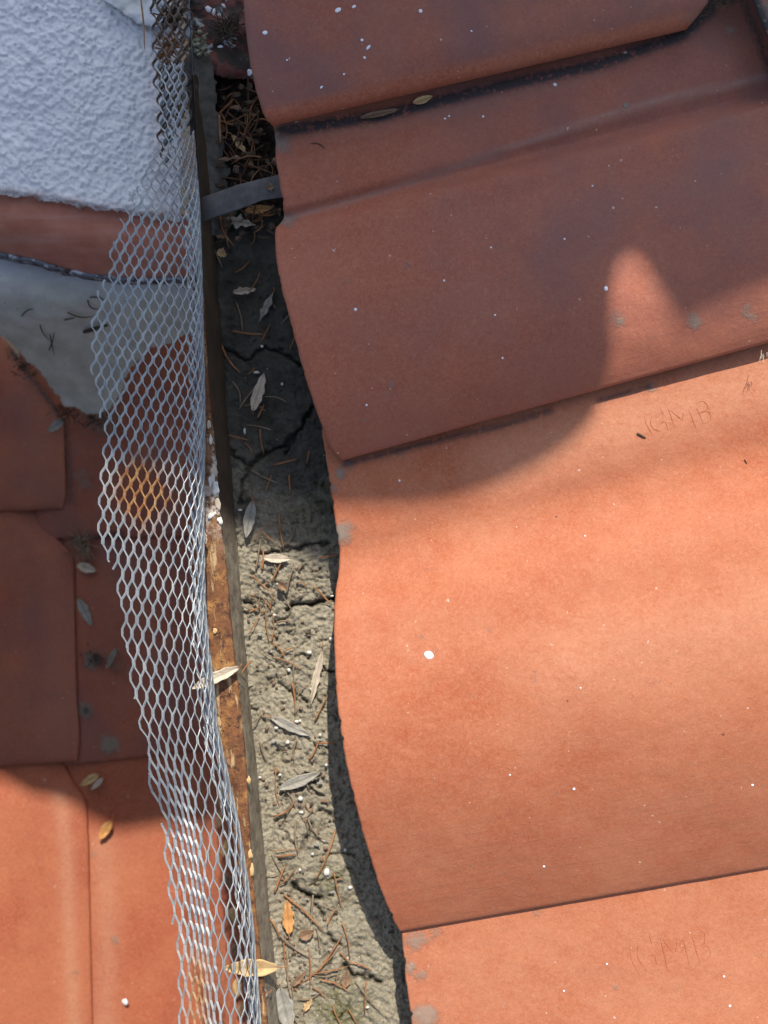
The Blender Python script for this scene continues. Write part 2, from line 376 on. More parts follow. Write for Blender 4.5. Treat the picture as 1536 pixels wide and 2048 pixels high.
# the dusty seam line runs at a shallower angle than the upper edge
R2 = [(x, y+ (20 if 420 < l[1] < 470 else 0), z) for (x, y, z), l in zip(R2, L2)]
pat2 = lambda X, Y: .25+.75*sm(X, 640, 1150)*sm(1300-Y-.2*X, 250, 650)
T2 = tile('t2', L2, R2, 'tile_old', 'shaded clay tile with a dusty seam line above its roll, spike of sunlight on its lower edge', thick=18, patina_shade=pat2, r=7,
     grime=[(560, 285, 32, 1.), (575, 440, 24, .9), (1252, 210, 8, 1.2), (780, 775, 22, .7), (1236, 636, 24, .8), (690, 560, 20, .5), (814, 530, 12, .7), (720, 855, 30, .5), (1390, 640, 28, .7), (1290, 690, 20, .4), (1500, 625, 30, .6), (1463, 62, 16, .8)],
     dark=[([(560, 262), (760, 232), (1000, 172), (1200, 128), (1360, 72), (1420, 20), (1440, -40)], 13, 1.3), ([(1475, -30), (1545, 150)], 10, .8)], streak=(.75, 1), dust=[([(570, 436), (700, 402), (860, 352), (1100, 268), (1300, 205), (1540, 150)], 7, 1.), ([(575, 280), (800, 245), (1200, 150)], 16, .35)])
L3 = [(644, 860, -2), (649, 892, 0), (653, 925, 8), (660, 975, 10), (667, 1020, 9), (674, 1070, 3), (679, 1110, -3), (677, 1145, 2), (671, 1190, 20), (668, 1240, 44), (669, 1310, 66), (674, 1400, 86), (686, 1490, 92), (699, 1560, 88), (716, 1630, 77), (737, 1705, 58), (760, 1775, 36), (780, 1825, 18), (792, 1852, 6), (800, 1863, 0)]
R3 = shiftR(L3, 1720, 560, 1703, 0)
T3 = tile('t3', L3, R3, 'tile', 'large sunlit orange clay tile in the middle carrying a white oval dropping, faint stamp near its top edge', thick=13, patina_shade=.05, r=5,
     grime=[(685, 1065, 34, .9), (668, 975, 16, .8), (680, 948, 20, .8), (700, 925, 26, .8), (800, 905, 20, .5), (1305, 775, 16, .8), (1290, 800, 10, .6), (1430, 880, 20, .3), (1330, 900, 10, .4)],
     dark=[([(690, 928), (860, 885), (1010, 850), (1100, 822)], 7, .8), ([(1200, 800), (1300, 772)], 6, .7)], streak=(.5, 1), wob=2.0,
     dust=[([(1010, 930), (1200, 860), (1560, 760)], 72, 1.), ([(1120, 1330), (1400, 1270), (1600, 1230)], 110, .85), ([(800, 1290), (1000, 1270)], 60, .35)])  # dust on the pan, plus a highlight painted on the sun-facing roll
L4 = [(796, 1780, -34), (800, 1820, -26), (803, 1866, -16), (806, 1900, -15), (812, 1960, -14), (820, 2020, -14), (832, 2110, -14), (850, 2260, -10)]
R4 = shiftR(L4, 1720, 1600, 2080, 0)
T4 = tile('t4', L4, R4, 'tile', 'flat sunlit pan of the lowest clay tile, grey mortar smears on its left corner and a faint stamp', thick=13, patina_shade=.05, r=4, dust=[([(900, 1980), (1560, 1900)], 160, .55)],
     grime=[(830, 1880, 32, .9), (870, 1868, 30, .6), (822, 1935, 18, 1.), (840, 1950, 18, .9), (850, 2035, 34, 1.1), (1070, 1820, 30, .5), (930, 1900, 12, .4), (1232, 1975, 10, .8)], wob=2.)
L5 = [(1478, -130, 100), (1490, -60, 98), (1505, 0, 96), (1524, 50, 93), (1548, 110, 88), (1570, 160, 80)]
R5 = [(1800, -300, 120), (1810, -200, 120), (1820, -100, 120), (1830, -40, 118), (1840, 20, 110), (1850, 90, 100)]
T5 = tile('t5', L5, R5, 'tile_old', 'corner of a mossy grey clay tile poking in at the top right', thick=34, patina_shade=1., r=8,
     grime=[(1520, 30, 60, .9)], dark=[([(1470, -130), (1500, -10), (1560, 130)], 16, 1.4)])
# left-hand roof, lower down
ZL = -1000
def ltile(key, left, right, label, **k):
    f = lambda q: [(x, y, ZL+z) for x, y, z in q]
    return tile(key, f(left), f(right), 'tile_left', label, wob=1., patina_shade=.1 if key in ('lc', 'lf') else .75, **k)  # higher value paints the tiles lying in shade darker
# here 'left' runs down the right-hand (visible) end of each tile
def slant(pts, x):  # far end of each left tile, out of the frame
    p = np.array(pts, float); return [(x, a[1]+(50 if i < len(p)-1 else 30), a[2]+26) for i, a in enumerate(p)]
LA = [(-30, 640, 40), (30, 705, 40), (75, 765, 40), (112, 815, 38), (127, 850, 36), (130, 930, 34), (131, 990, 32), (126, 1018, 26)]
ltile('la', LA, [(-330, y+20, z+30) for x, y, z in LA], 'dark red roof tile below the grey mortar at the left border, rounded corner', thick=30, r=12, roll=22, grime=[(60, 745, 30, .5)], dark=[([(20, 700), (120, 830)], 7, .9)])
LB = [(60, 975, 8), (80, 1030, 12), (100, 1060, 14), (128, 1090, 16), (147, 1118, 18), (150, 1250, 18), (154, 1400, 18), (158, 1495, 16), (154, 1523, 12)]
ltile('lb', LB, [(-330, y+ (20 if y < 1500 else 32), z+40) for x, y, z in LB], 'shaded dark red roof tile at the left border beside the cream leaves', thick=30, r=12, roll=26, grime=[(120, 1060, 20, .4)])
LC = [(100, 1480, -14), (130, 1530, -12), (150, 1570, -8), (170, 1600, -4), (176, 1660, -4), (179, 1760, -4), (182, 1900, -4), (186, 2060, -6), (190, 2250, -8)]
ltile('lc', LC, [(-330, y+30, z+46) for x, y, z in LC], 'sunlit orange roof tile in the bottom left corner, pale streak along its rounded side', thick=30, r=14, roll=30, dust=[([(120, 1590), (134, 1700), (138, 1850), (150, 2080)], 15, .6)], grime=[(150, 1950, 20, .5), (148, 1760, 16, .3)])
LD = [(64, 640, -12), (70, 720, -10), (85, 860, -8), (95, 980, -8), (104, 1050, -8), (112, 1078, -12)]
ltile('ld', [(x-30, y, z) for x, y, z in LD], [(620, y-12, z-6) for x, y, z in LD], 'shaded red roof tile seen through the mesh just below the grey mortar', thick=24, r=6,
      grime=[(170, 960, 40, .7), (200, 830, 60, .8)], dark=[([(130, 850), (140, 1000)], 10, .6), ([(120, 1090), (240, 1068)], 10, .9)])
LE = [(90, 1030, -44), (100, 1100, -34), (110, 1250, -32), (116, 1400, -32), (122, 1500, -34), (128, 1532, -40)]
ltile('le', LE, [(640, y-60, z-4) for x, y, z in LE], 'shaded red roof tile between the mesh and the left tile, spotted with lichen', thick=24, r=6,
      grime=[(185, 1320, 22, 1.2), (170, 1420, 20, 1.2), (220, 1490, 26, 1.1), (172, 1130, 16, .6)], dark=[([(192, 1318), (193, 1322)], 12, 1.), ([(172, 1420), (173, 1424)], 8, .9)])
LF = [(100, 1490, -66), (108, 1560, -58), (114, 1700, -56), (118, 1850, -56), (122, 2050, -56), (128, 2240, -58)]
ltile('lf', LF, [(680, y-70, z) for x, y, z in LF], 'sunlit orange roof tile behind the bottom half of the mesh, small white chip on it', thick=24, r=6, dust=[([(205, 1690), (215, 1850), (210, 2050)], 26, .5)],
      grime=[(192, 1710, 16, .6), (230, 1880, 14, .7)])

# ------------------------------------------------------------ mud in the valley trough
RIMR = ([-80, 0, 150, 350, 560, 650, 780, 900, 1030, 1150, 1300, 1450, 1550, 1750, 1900, 1960, 2150], [372, 378, 388, 400, 405, 411, 419, 431, 441, 455, 469, 486, 494, 506, 521, 528, 545])
MUDL = ([-80, 0, 150, 350, 560, 700, 900, 1080, 1250, 1450, 1600, 1750, 1900, 2048, 2150], [415, 420, 425, 435, 436, 448, 462, 478, 488, 505, 520, 535, 548, 562, 572])
xs = np.arange(370, 900, 2.4); ys = np.arange(-70, 2150, 2.4)
X, Y = np.meshgrid(xs, ys)
ml = np.interp(Y, *MUDL)
wx = X+(fbm(X+50, Y, 40, 3)-.5)*26; wy = Y+(fbm(X, Y+80, 40, 3)-.5)*26
lump = (1-np.abs(2*fbm(wx, wy, 8, 4, .7)-1)*1.8)*.75+(1-np.abs(2*fbm(wx+99, wy, 30, 4, .6)-1)*1.8)*.5
rough = np.interp(Y, [0, 900, 1150, 2100], [.75, .7, 1.15, 1.1])
Zm = -143+(fbm(X, Y, 220, 3)-.5)*34+lump*7.5*rough+(fbm(X, Y, 9, 4, .75)-.5)*13*rough+(fbm(wx, wy, 60, 3)-.5)*20
Zm += np.exp(-((X-ml)/12.)**2)*8          # mud clinging to the trough side
jx = X+(fbm(X, Y+300, 12, 3)-.5)*14; jy = Y+(fbm(X+300, Y, 12, 3)-.5)*14
cr = np.zeros_like(X)
CR = [([(570, 905), (600, 860), (627, 815)], 4, 1), ([(497, 930), (530, 905), (570, 890), (600, 860), (612, 835)], 4.5, 1), ([(455, 895), (478, 915), (497, 930)], 3.5, .9), ([(497, 930), (485, 965), (480, 1010)], 3.5, .8),
      ([(450, 700), (490, 720), (505, 715)], 2.5, .8), ([(505, 712), (530, 695), (570, 705), (605, 730)], 3, .8), ([(515, 1108), (560, 1104), (610, 1092), (660, 1086)], 4, .9), ([(560, 1098), (610, 1090)], 3.5, .8),
      ([(492, 1203), (510, 1215)], 2.5, .8), ([(575, 1222), (588, 1207), (615, 1208), (640, 1203), (670, 1196)], 4.2, 1.2), ([(545, 1245), (575, 1235), (582, 1215)], 2.5, .8), ([(640, 1345), (672, 1340)], 3, .8), ([(560, 1370), (612, 1400)], 2.2, .8),
      ([(560, 1570), (600, 1575), (640, 1550)], 3, .9), ([(620, 1578), (645, 1592)], 3, .9), ([(583, 1768), (600, 1780), (618, 1792), (640, 1795)], 5, 1.3), ([(634, 1812), (645, 1830)], 4, 1), ([(598, 1705), (612, 1680), (625, 1650)], 3.5, .9),
      ([(657, 1866), (668, 1885), (684, 1892)], 3.5, 1), ([(690, 1930), (705, 1950), (725, 1950), (760, 1965)], 5, 1.2), ([(640, 1925), (655, 1890)], 2, .6), ([(640, 1620), (665, 1632)], 3, .8), ([(500, 1410), (530, 1440)], 2, .7), ([(620, 1480), (640, 1500)], 2, .6)]
for pl, wd, dp in CR:
    c = np.exp(-(segdist(jx, jy, pl)/wd)**2)*dp; cr = np.maximum(cr, c)
r3 = random.Random(11)
for i in range(34):
    y = r3.uniform(1130, 2050); x = np.interp(y, *MUDL)+r3.uniform(10, 150); pl = [(x, y)]; a = r3.uniform(-.6, .6)
    for j in range(r3.randint(2, 4)): a += r3.uniform(-.9, .9); x += math.cos(a)*r3.uniform(8, 20); y += math.sin(a)*r3.uniform(8, 20); pl.append((x, y))
    CR.append((pl, r3.uniform(1.2, 2.2), r3.uniform(.4, .8)))
for pl, wd, dp in CR[-34:]:
    cr = np.maximum(cr, np.exp(-(segdist(jx, jy, pl)/wd)**2)*dp)
# a net of hair cracks
cp = rng.rand(90, 2)*[560, 2250]+[360, -80]
d2 = np.sort(((jx[..., None]-cp[:, 0])**2+(jy[..., None]-cp[:, 1])**2).astype(np.float32), axis=2)[..., :2] if False else None
Zm -= cr*20
pits = np.clip(fbm(X+500, Y+200, 16, 4, .65)-.60, 0, 1); Zm -= pits*45*np.where(Y > 1000, 1, .6)
moss = np.zeros_like(X)
for gx, gy, gr_, ga in [(545, 830, 34, 1), (560, 860, 26, .8), (665, 1770, 34, .7), (650, 1750, 30, .5), (680, 2030, 60, 1.), (640, 2020, 30, .7), (640, 990, 50, .8), (590, 800, 40, .5), (620, 1020, 40, .6)]:
    moss = np.maximum(moss, ga*np.exp(-((X-gx)**2+(Y-gy)**2)/gr_**2))
shade_tint = np.clip(sm(1130-Y+(fbm(X, Y, 60, 4)-.5)*260+(700-X)*-.25+40, 0, 230)*.85+sm(520-Y, 0, 200)*.3, 0, 1)  # mud colour darkened where the upper shade falls
ZMUD = Zm
def zmud(x, y):
    i = int(np.clip(round((y-ys[0])/2.4), 0, len(ys)-1)); j = int(np.clip(round((x-xs[0])/2.4), 0, len(xs)-1))
    a = Zm[max(i-2, 0):i+3, max(j-2, 0):j+3]; return float(a.max())
mud = mk('mud', np.stack([X, Y, Zm], 2).reshape(-1, 3), (lambda f: f[(X-ml > -14).ravel()[f].all(1)])(gridfaces(len(ys), len(xs))), M['mud'], attrs=dict(moss=moss.ravel(), crack=np.clip(cr.ravel()*.9-.25, 0, 1), shade_tint=shade_tint.ravel()))
props(mud, 'cracked grey mud filling the roof valley between the rusty rim and the tiles', kind='structure')

# trough with rusty rim
def strip(name, rows, mat, parent=None, attrs=None, thick=0, n=10, uvscale=1, jit=0):
    """rows: list of lines, each a list of (x,y,z) at the same stations"""
    R_ = np.array(rows, float)  # (cols, stations, 3)
    nc, ns, _ = R_.shape
    t = np.linspace(0, ns-1, ns*n); st = np.stack([np.stack([spline(np.arange(ns), R_[c, :, k], t) for k in range(3)], 1) for c in range(nc)], 1)
    c2 = np.linspace(0, nc-1, (nc-1)*5+1); i = np.minimum(c2.astype(int), nc-2); f = (c2-i)[None, :, None]
    g = st[:, i]*(1-f)+st[:, i+1]*f
    if jit: g[..., 2] += (fbm(g[..., 0], g[..., 1], 14, 3)-.5)*jit; g[:, -1, 0] += (fbm(g[:, -1, 1], g[:, -1, 0], 12, 3)-.5)*jit*1.6
    top = g.reshape(-1, 3); a = {k: fn(top[:, 0], top[:, 1]) for k, fn in (attrs or {}).items()}
    UV = np.stack([top[:, 1]*K, (top[:, 0]-np.interp(top[:, 1], *RIMR))*K], 1)
    if thick:
        bot = top.copy(); bot[:, 2] -= thick
        return mk(name, np.r_[top, bot], slab_faces(g.shape[0], g.shape[1]), M[mat], parent, attrs={k: np.r_[v, v] for k, v in a.items()}, uv=np.r_[UV, UV])
    return mk(name, top, gridfaces(g.shape[0], g.shape[1]), M[mat], parent, attrs=a, uv=UV)
st_y = np.array([-80, 0, 150, 350, 560, 650, 780, 900, 1030, 1150, 1300, 1450, 1550, 1650, 1750, 1900, 1960, 2150], float)
rl = np.interp(st_y, [-80, 350, 560, 900, 1050, 1300, 1450, 1600, 1800, 1950, 2150], [372, 395, 402, 402, 405, 417, 433, 458, 488, 508, 530])
rr = np.interp(st_y, *RIMR); mlx = np.interp(st_y, *MUDL)
tr = empty('valley_trough', (440, 1000, -160), 'long metal valley trough holding the mud, with a rusty peeling rim', 'roof valley')
zr = -20
paint = lambda x, y: np.clip(np.exp(-((y-1000)/60)**2)*1.3*(fbm(x, y, 18, 4)+.25)+np.exp(-((y-930)/60)**2)*.8*(x > 424), 0, 1)
J = st_y >= 560
strip('rim', [[(a, y, zr-4) for a, y in zip(rl[J], st_y[J])], [((a+b)/2, y, zr+1) for a, b, y in zip(rl[J], rr[J], st_y[J])], [(b-2, y, zr) for b, y in zip(rr[J], st_y[J])], [(b, y, zr-5) for b, y in zip(rr[J], st_y[J])]], 'rim', tr, dict(paint=paint), thick=5, n=40, jit=3)
J = st_y >= 150; _r, _m, _y = rr[J], mlx[J], st_y[J]
strip('inner_wall', [[(b-6, y, zr-9) for b, y in zip(_r, _y)], [(b+4, y, zr-30) for b, y in zip(_r, _y)], [((b*.4+c*.6)+3, y, -95) for b, c, y in zip(_r, _m, _y)], [(c+1, y, -140) for c, y in zip(_m, _y)], [(c+24, y, -185) for c, y in zip(_m, _y)]], 'wall', tr,
      dict(sunlit_dirt=lambda x, y: np.clip(1.15-(np.interp(y, *MUDL)-x)/70, .62, 1)*sm(y, 1000, 1130)), n=14, jit=3)
strip('outer_face', [[(a+3, y, zr-8) for a, y in zip(rl, st_y)], [(a-2+max(0, (y-1200)*.006), y, -60) for a, y in zip(rl, st_y)], [(a+10, y, -250) for a, y in zip(rl, st_y)], [(a+30, y, -420) for a, y in zip(rl, st_y)]], 'galv', tr, None, n=8)
# curled flakes of paint along the rim
def blobpoly(cx, cy, rx, ry, n=11, seed=0, j=.35):
    r_ = random.Random(seed); n = 17; k = [1+r_.uniform(-j, j)*1.3 for i in range(n)]; k = [(k[i-1]*.8+k[i]*1.4+k[(i+1) % n]*.8)/3+r_.uniform(-.07, .07) for i in range(n)]
    return [(cx+math.cos(a)*rx*k[i], cy+math.sin(a)*ry*k[i]) for i, a in enumerate([2*math.pi*i/n for i in range(n)])]
def chipmesh(name, cx, cy, z, rx, ry, mat, parent=None, seed=0, th=1.5, curl=3., j=.35):
    p = blobpoly(cx, cy, rx, ry, seed=seed, j=j); n = len(p); V = []
    for dz in (0, -th):
        V += [(x, y, z+curl*((x-cx)/max(rx, 1))**2+dz) for x, y in p]
        V += [(cx+(x-cx)*.5, cy+(y-cy)*.5, z+curl*.25*((x-cx)/max(rx, 1))**2+.5+dz) for x, y in p]+[(cx, cy, z+.7+dz)]
    m1 = 2*n+1; F = []
    for i in range(n):
        k = (i+1) % n
        F += [[i, k, n+k, n+i], [n+i, n+k, 2*n], [m1+k, m1+i, m1+n+i, m1+n+k], [m1+n+k, m1+n+i, m1+2*n], [i, m1+i, m1+k, k]]
    return mk(name, V, F, M[mat], parent)
for i, (x, y, rx, ry) in enumerate([(427, 945, 5, 10), (431, 975, 6, 16), (422, 960, 4, 12), (436, 1010, 5, 12), (424, 1030, 6, 8), (440, 1040, 4, 7), (418, 850, 3, 9), (421, 880, 4, 12), (501, 1708, 4, 11), (504, 1740, 4, 14), (430, 1262, 4, 5), (497, 1560, 3, 8)]):
    chipmesh('paint_flake', x, y, zr+2.5, rx*1.2, ry, ('peb' if i % 3 else 'l_pale') if i < 8 else 'l_tan', tr, seed=i, curl=2, th=1, j=.5)

# ------------------------------------------------------------ expanded metal gutter guard
WS, PITCH = 16.8, 10.3
XLk = ([240, 262, 300, 350, 400, 450, 500, 550, 600, 650, 700, 760, 800, 850, 900, 950, 1000, 1080, 1110, 1150, 1200, 1250, 1300, 1350, 1450, 1550, 1650, 1750, 1850, 1950, 2048, 2200],
       [378, 318, 302, 284, 264, 243, 222, 214, 199, 190, 187, 190, 201, 208, 203, 199, 202, 198, 212, 228, 240, 248, 254, 264, 280, 302, 324, 332, 346, 355, 359, 366])
XRk = ([200, 300, 400, 500, 700, 850, 1000, 1080, 1200, 1300, 1350, 1450, 1550, 1650, 1750, 1850, 1950, 2048, 2200], [381, 390, 398, 402, 407, 410, 407, 408, 410, 418, 425, 434, 456, 478, 494, 506, 514, 522, 532])
def sheet(kk, y):
    """position of strand offset kk (0 at the fold, positive to the left, negative = under layer) at height y"""
    kk = kk*PITCH/WS
    c = float(sm(y, 1380, 1680))
    b0 = np.array([.18, .34, .48, .6, .72, .82, .9, .95, .98, 1, 1, 1, 1, 1, 1, 1, 1, 1, 1, 1.])*.995
    b1 = np.array([.2, .36, .55, .78, .93, .98, .92, .66, .52, .48, .52, .58, .66, .74, .8, .8, .8, .8, .8, .8])
    dx = b0*(1-c)+b1*c; sg = np.where(np.arange(20) >= 7, 1-2*c, 1.)
    dz = np.sqrt(np.maximum(1-dx**2, 0))*sg
    cx = np.r_[0, np.cumsum(dx)]*WS; cz = np.r_[0, np.cumsum(dz)]*WS
    if kk >= 0: x = -np.interp(kk, np.arange(21), cx); z = np.interp(kk, np.arange(21), cz)
    else:
        ux = np.r_[0, np.cumsum([.1, .2, .35, .5, .65, .75, .8, .85, .85, .85])]*WS; uz = np.r_[0, np.cumsum([.99, .97, .93, .86, .76, .66, .6, .55, .5, .5])]*WS
        x = -np.interp(-kk, np.arange(11), ux); z = -np.interp(-kk, np.arange(11), uz)
    return np.interp(y, *XRk)+x, z+18
def strand_wave(ph):
    """lateral wave of one strand, -1..1, with flats where it is bonded to its neighbour"""
    ph = ph % 1.; b = .23
    if ph < b: return 1.
    if ph < .5: return 1-2*(ph-b)/(.5-b)
    if ph < .5+b: return -1.
    return -1+2*(ph-.5-b)/(.5-b)
def drift(y): return -.005*(y-250)
PY, PV = [250, 500, 800, 1150, 1700, 2100], [36, 41, 44, 55, 70, 74]
def build_guard():
    paths = []
    for k in range(-24, 34):
        ph = 0 if k % 2 == 0 else .5
        y0 = 250; y1 = 2240; segs = []; tt = ph-1; y = y0-90.
        qs = [0, .03, .20, .24, .32, .41, .48, .5, .53, .70, .74, .82, .90, .97]
        cum = 0; ylist = []
        while y < y1:
            per = np.interp(y, PY, PV)
            for q_ in qs: ylist.append((y+q_*per, q_))
            y += per
        for yy, q_ in ylist:
            per = np.interp(yy, PY, PV)
            ys_ = yy+ph*per-k*2.6+(vnoise(np.float64(yy/50.), np.float64(k*.31))-.5)*6
            wob = (vnoise(np.float64(yy/70.), np.float64(k*.2+9))-.5)*.5
            kc = k-drift(ys_); kw = kc+.41*strand_wave(q_)+wob
            x, z = sheet(kw, ys_)
            z += 6*math.sin(ys_/150.)+(vnoise(np.float64(ys_/80.), np.float64(kc*.25+30))-.5)*12
            xl = np.interp(ys_, *XLk)
            if kc >= 0: x0, _ = sheet(kc, ys_); ok = x0 >= xl-2+(vnoise(np.float64(ys_/23.), np.float64(77.))-.5)*10 and ys_ > 262+kc*3
            else: ok = kc > -8 and ys_ > 262-kc*4
            if ok:
                x2, z2 = sheet(kw+.05, ys_); x1, z1 = sheet(kw-.05, ys_)
                tx, tz = x1-x2, z1-z2; l = math.hypot(tx, tz)+1e-9; tx /= l; tz /= l
                segs.append((x, ys_, z, tx, tz))
            else:
                if len(segs) > 9: paths.append(segs)
                segs = []
        if len(segs) > 9: paths.append(segs)
    PW = []; NW = []; A = []
    for s in paths:
        a = np.array(s); w_ = P(a[:, :3]); PW.append(w_)
        tx, tz = a[:, 3], a[:, 4]      # tangent across the sheet towards the right; normal = (-tz, 0, tx)
        n3 = np.stack([.42*tx+.62*tz, np.full(len(a), -.62), .42*tz-.62*tx], 1); NW.append(n3)
        X_, Y_ = a[:, 0], a[:, 1]
        nx_ = (fbm(X_, Y_, 40, 3)-.5)*60; ny_ = (fbm(X_+90, Y_, 40, 3)-.5)*70
        rr_ = np.exp(-(np.hypot((X_+nx_-288)/50, (Y_+ny_-985)/80))**4)*1.3
        rr_ += .5*np.exp(-((X_-390)/40)**2-((Y_-300)/60)**2)+np.clip((Y_-1880)/60, 0, 1)*np.exp(-((X_-395)/24)**2)*1.0
        A.append(np.repeat(rr_, 4))
    V, F = sweep(PW, NW, .75*K, 2.1*K)
    o = mk('mesh_guard', V, F, M['mesh'], attrs=dict(rust=np.concatenate(A)), world=True, smooth=False)
    props(o, 'long silver expanded metal strip curling over the valley rim, orange rust patch halfway', 'metal mesh')
build_guard()
def build_old():
    V_ = []; N_ = []
    for layer, (xa, xb, z0, mm) in enumerate([(306, 362, -20, 0), (318, 378, -60, 1)]):
        for k in range(7):
            seg = []
            for y in np.arange(-60, 335 if layer == 0 else 300, 5.5):
                f = (k+.5*strand_wave((y/36.)+(.5 if k % 2 else 0)+layer*.3))/6.2
                x = xa+(xb-xa)*f+ y*.055+(vnoise(np.float64(y/40.), np.float64(k*.5+layer*9))-.5)*9
                z = z0+28*math.sin(max(0, min(1, f))*2.6)+(vnoise(np.float64(y/30.), np.float64(k+50.))-.5)*16
                if k < 2 or y < 290-k*14+layer*20: seg.append((x, y, z))
            V_.append(P(seg)); N_.append(np.array([-.3, .4, .8]))
    v, f = sweep(V_, N_, 1.2*K, 2.4*K)
    o = mk('mesh_guard', v, f, M['mesh_rust'], world=True, smooth=False)
    props(o, 'short piece of old brown rusty mesh crumpled at the top beside the white stucco', 'metal mesh')
    V_ = []; N_ = []
    for k in range(7):
        seg = []
        for y in np.arange(126+3*(k % 3), 330, 4.5):
            f = (k+.5*strand_wave((y/38.)+(.5 if k % 2 else 0)))/6.5
            seg.append((318+y*.06-6+(50)*f+(vnoise(np.float64(y/40.), np.float64(k*.5+70))-.5)*5, y, 8+24*math.sin(f*2.8)))
        V_.append(P(seg)); N_.append(np.array([-.3, .4, .8]))
    v, f = sweep(V_, N_, 1.2*K, 2.8*K)
    o = mk('mesh_guard', v, f, M['mesh'], world=True, smooth=False, attrs=dict(rust=np.zeros(len(v))))
    props(o, 'narrow silver mesh remnant overlapping the rusty piece, above the torn end of the long strip', 'metal mesh')
build_old()

# ------------------------------------------------------------ stucco wall, coping, mortar (upper left)
def patch(name, x0, x1, y0, y1, step, zf, inside, mat, attrs=None, thick=30, parent=None):
    xs_ = np.arange(x0, x1+step, step); ys_ = np.arange(y0, y1+step, step)
    X, Y = np.meshgrid(xs_, ys_); mk_ = inside(X, Y); Z = zf(X, Y)
    idx = -np.ones(X.shape, int); f = gridfaces(len(ys_), len(xs_)); keep = mk_.ravel()[f].all(1); f = f[keep]
    used = np.unique(f); mp = -np.ones(X.size, int); mp[used] = np.arange(len(used)); f = mp[f]
    top = np.stack([X, Y, Z], 2).reshape(-1, 3)[used]; n = len(top); bot = top.copy(); bot[:, 2] -= thick
    e = np.concatenate([f[:, [0, 1]], f[:, [1, 2]], f[:, [2, 3]], f[:, [3, 0]]]); s_ = set(map(tuple, e.tolist()))
    be = np.array([(a, b) for a, b in s_ if (b, a) not in s_])
    side = np.stack([be[:, 1], be[:, 0], be[:, 0]+n, be[:, 1]+n], 1)
    at = {k: np.r_[fn(top[:, 0], top[:, 1]), fn(top[:, 0], top[:, 1])] for k, fn in (attrs or {}).items()}
    UV = np.stack([top[:, 0]*K, top[:, 1]*K], 1)
    return mk(name, np.r_[top, bot], np.concatenate([f, f[:, ::-1]+n, side]), M[mat], parent, attrs=at, uv=np.r_[UV, UV])
sb = lambda x: np.interp(x, [-60, 0, 90, 160, 260, 330, 400], [384, 390, 402, 415, 432, 442, 450])
def zst(X, Y):
    lum = fbm(X, Y, 11, 3, .75)+.35*vnoise(X/6.3+31, Y/6.3+12)
    return -250-(Y/450.)*40+ sm(lum, .3, 1.1)*8-sm(Y, sb(X)-14, sb(X)+2)*12+(fbm(X, Y, 120, 2)-.5)*12
stw = patch('stucco_wall', -70, 360, -70, 460, 2.6, zst, lambda X, Y: (Y < sb(X)+(fbm(X, Y, 16, 3)-.5)*16), 'stucco', dict(edge=lambda x, y: np.clip(sm(y, sb(x)-26, sb(x)-2)+sm(x, 285, 330)*.5, 0, 1)), thick=200)
props(stw, 'bumpy white stucco wall in the upper left corner', 'wall')
cb = lambda x: np.interp(x, [-60, 0, 60, 120, 180, 260, 420], [492, 508, 520, 538, 552, 560, 556])
ct = lambda x: sb(x)+2
zc = lambda X, Y: -305-(np.clip((Y-ct(X))/(cb(X)-ct(X)), -.2, 1))*70+26*np.sin(np.clip((Y-ct(X))/(cb(X)-ct(X)), 0, 1)*3.14)+(fbm(X, Y, 60, 3)-.5)*8
cop = patch('coping_tile', -70, 430, 360, 575, 4, zc, lambda X, Y: (Y > ct(X)-24) & (Y < cb(X)), 'coping', thick=24)
props(cop, 'terracotta coping band running under the white stucco on the left', 'coping')
# pale painted drip edge under the coping
def drip():
    xs_ = np.arange(-70, 400, 5.); pts = []
    for dy, dz in [(-8, -382), (-2, -366), (5, -374), (10, -402)]:
        pts.append([(x, cb(x)+dy+(vnoise(np.float64(x/14.), np.float64(3.))-.5)*4, dz) for x in xs_])
    g = np.array(pts).transpose(1, 0, 2).reshape(-1, 3)
    o = mk('drip_edge', np.r_[g, g-[0, 0, 12]], slab_faces(len(xs_), 4), M['lip'], uv=None)
    props(o, 'grey chipped metal lip running just below the terracotta coping', 'drip edge')
drip()
MT = [(-80, 500), (60, 518), (180, 550), (300, 556), (420, 560), (420, 640), (340, 690), (300, 700), (262, 745), (240, 790), (222, 824), (180, 832), (150, 822), (125, 812), (96, 772), (60, 730), (20, 690), (-10, 664), (-80, 600)]
def inpoly(X, Y, poly):
    r_ = np.zeros(X.shape, bool); n = len(poly)
    for i in range(n):
        x1, y1 = poly[i]; x2, y2 = poly[(i+1) % n]
        if y1 == y2: continue
        c = ((y1 > Y) != (y2 > Y)) & (X < (x2-x1)*(Y-y1)/(y2-y1)+x1); r_ ^= c
    return r_
zmt = lambda X, Y: -430-sm(Y, 540, 860)*470+(fbm(X, Y, 90, 3)-.5)*30+(fbm(X, Y, 12, 3)-.5)*5
mt = patch('mortar_bed', -75, 420, 495, 840, 3.5, zmt, lambda X, Y: inpoly(X+(fbm(X, Y, 20, 3)-.5)*16, Y+(fbm(X+90, Y, 20, 3)-.5)*16, MT), 'mortar', dict(white=lambda x, y: np.clip(sm(cb(x)+55-y, 0, 60)*.9+.35*sm(120-x, 0, 160)*sm(640-y, 0, 60), 0, 1)), thick=60)
props(mt, 'smooth grey mortar patch between the coping and the left tiles', 'mortar')
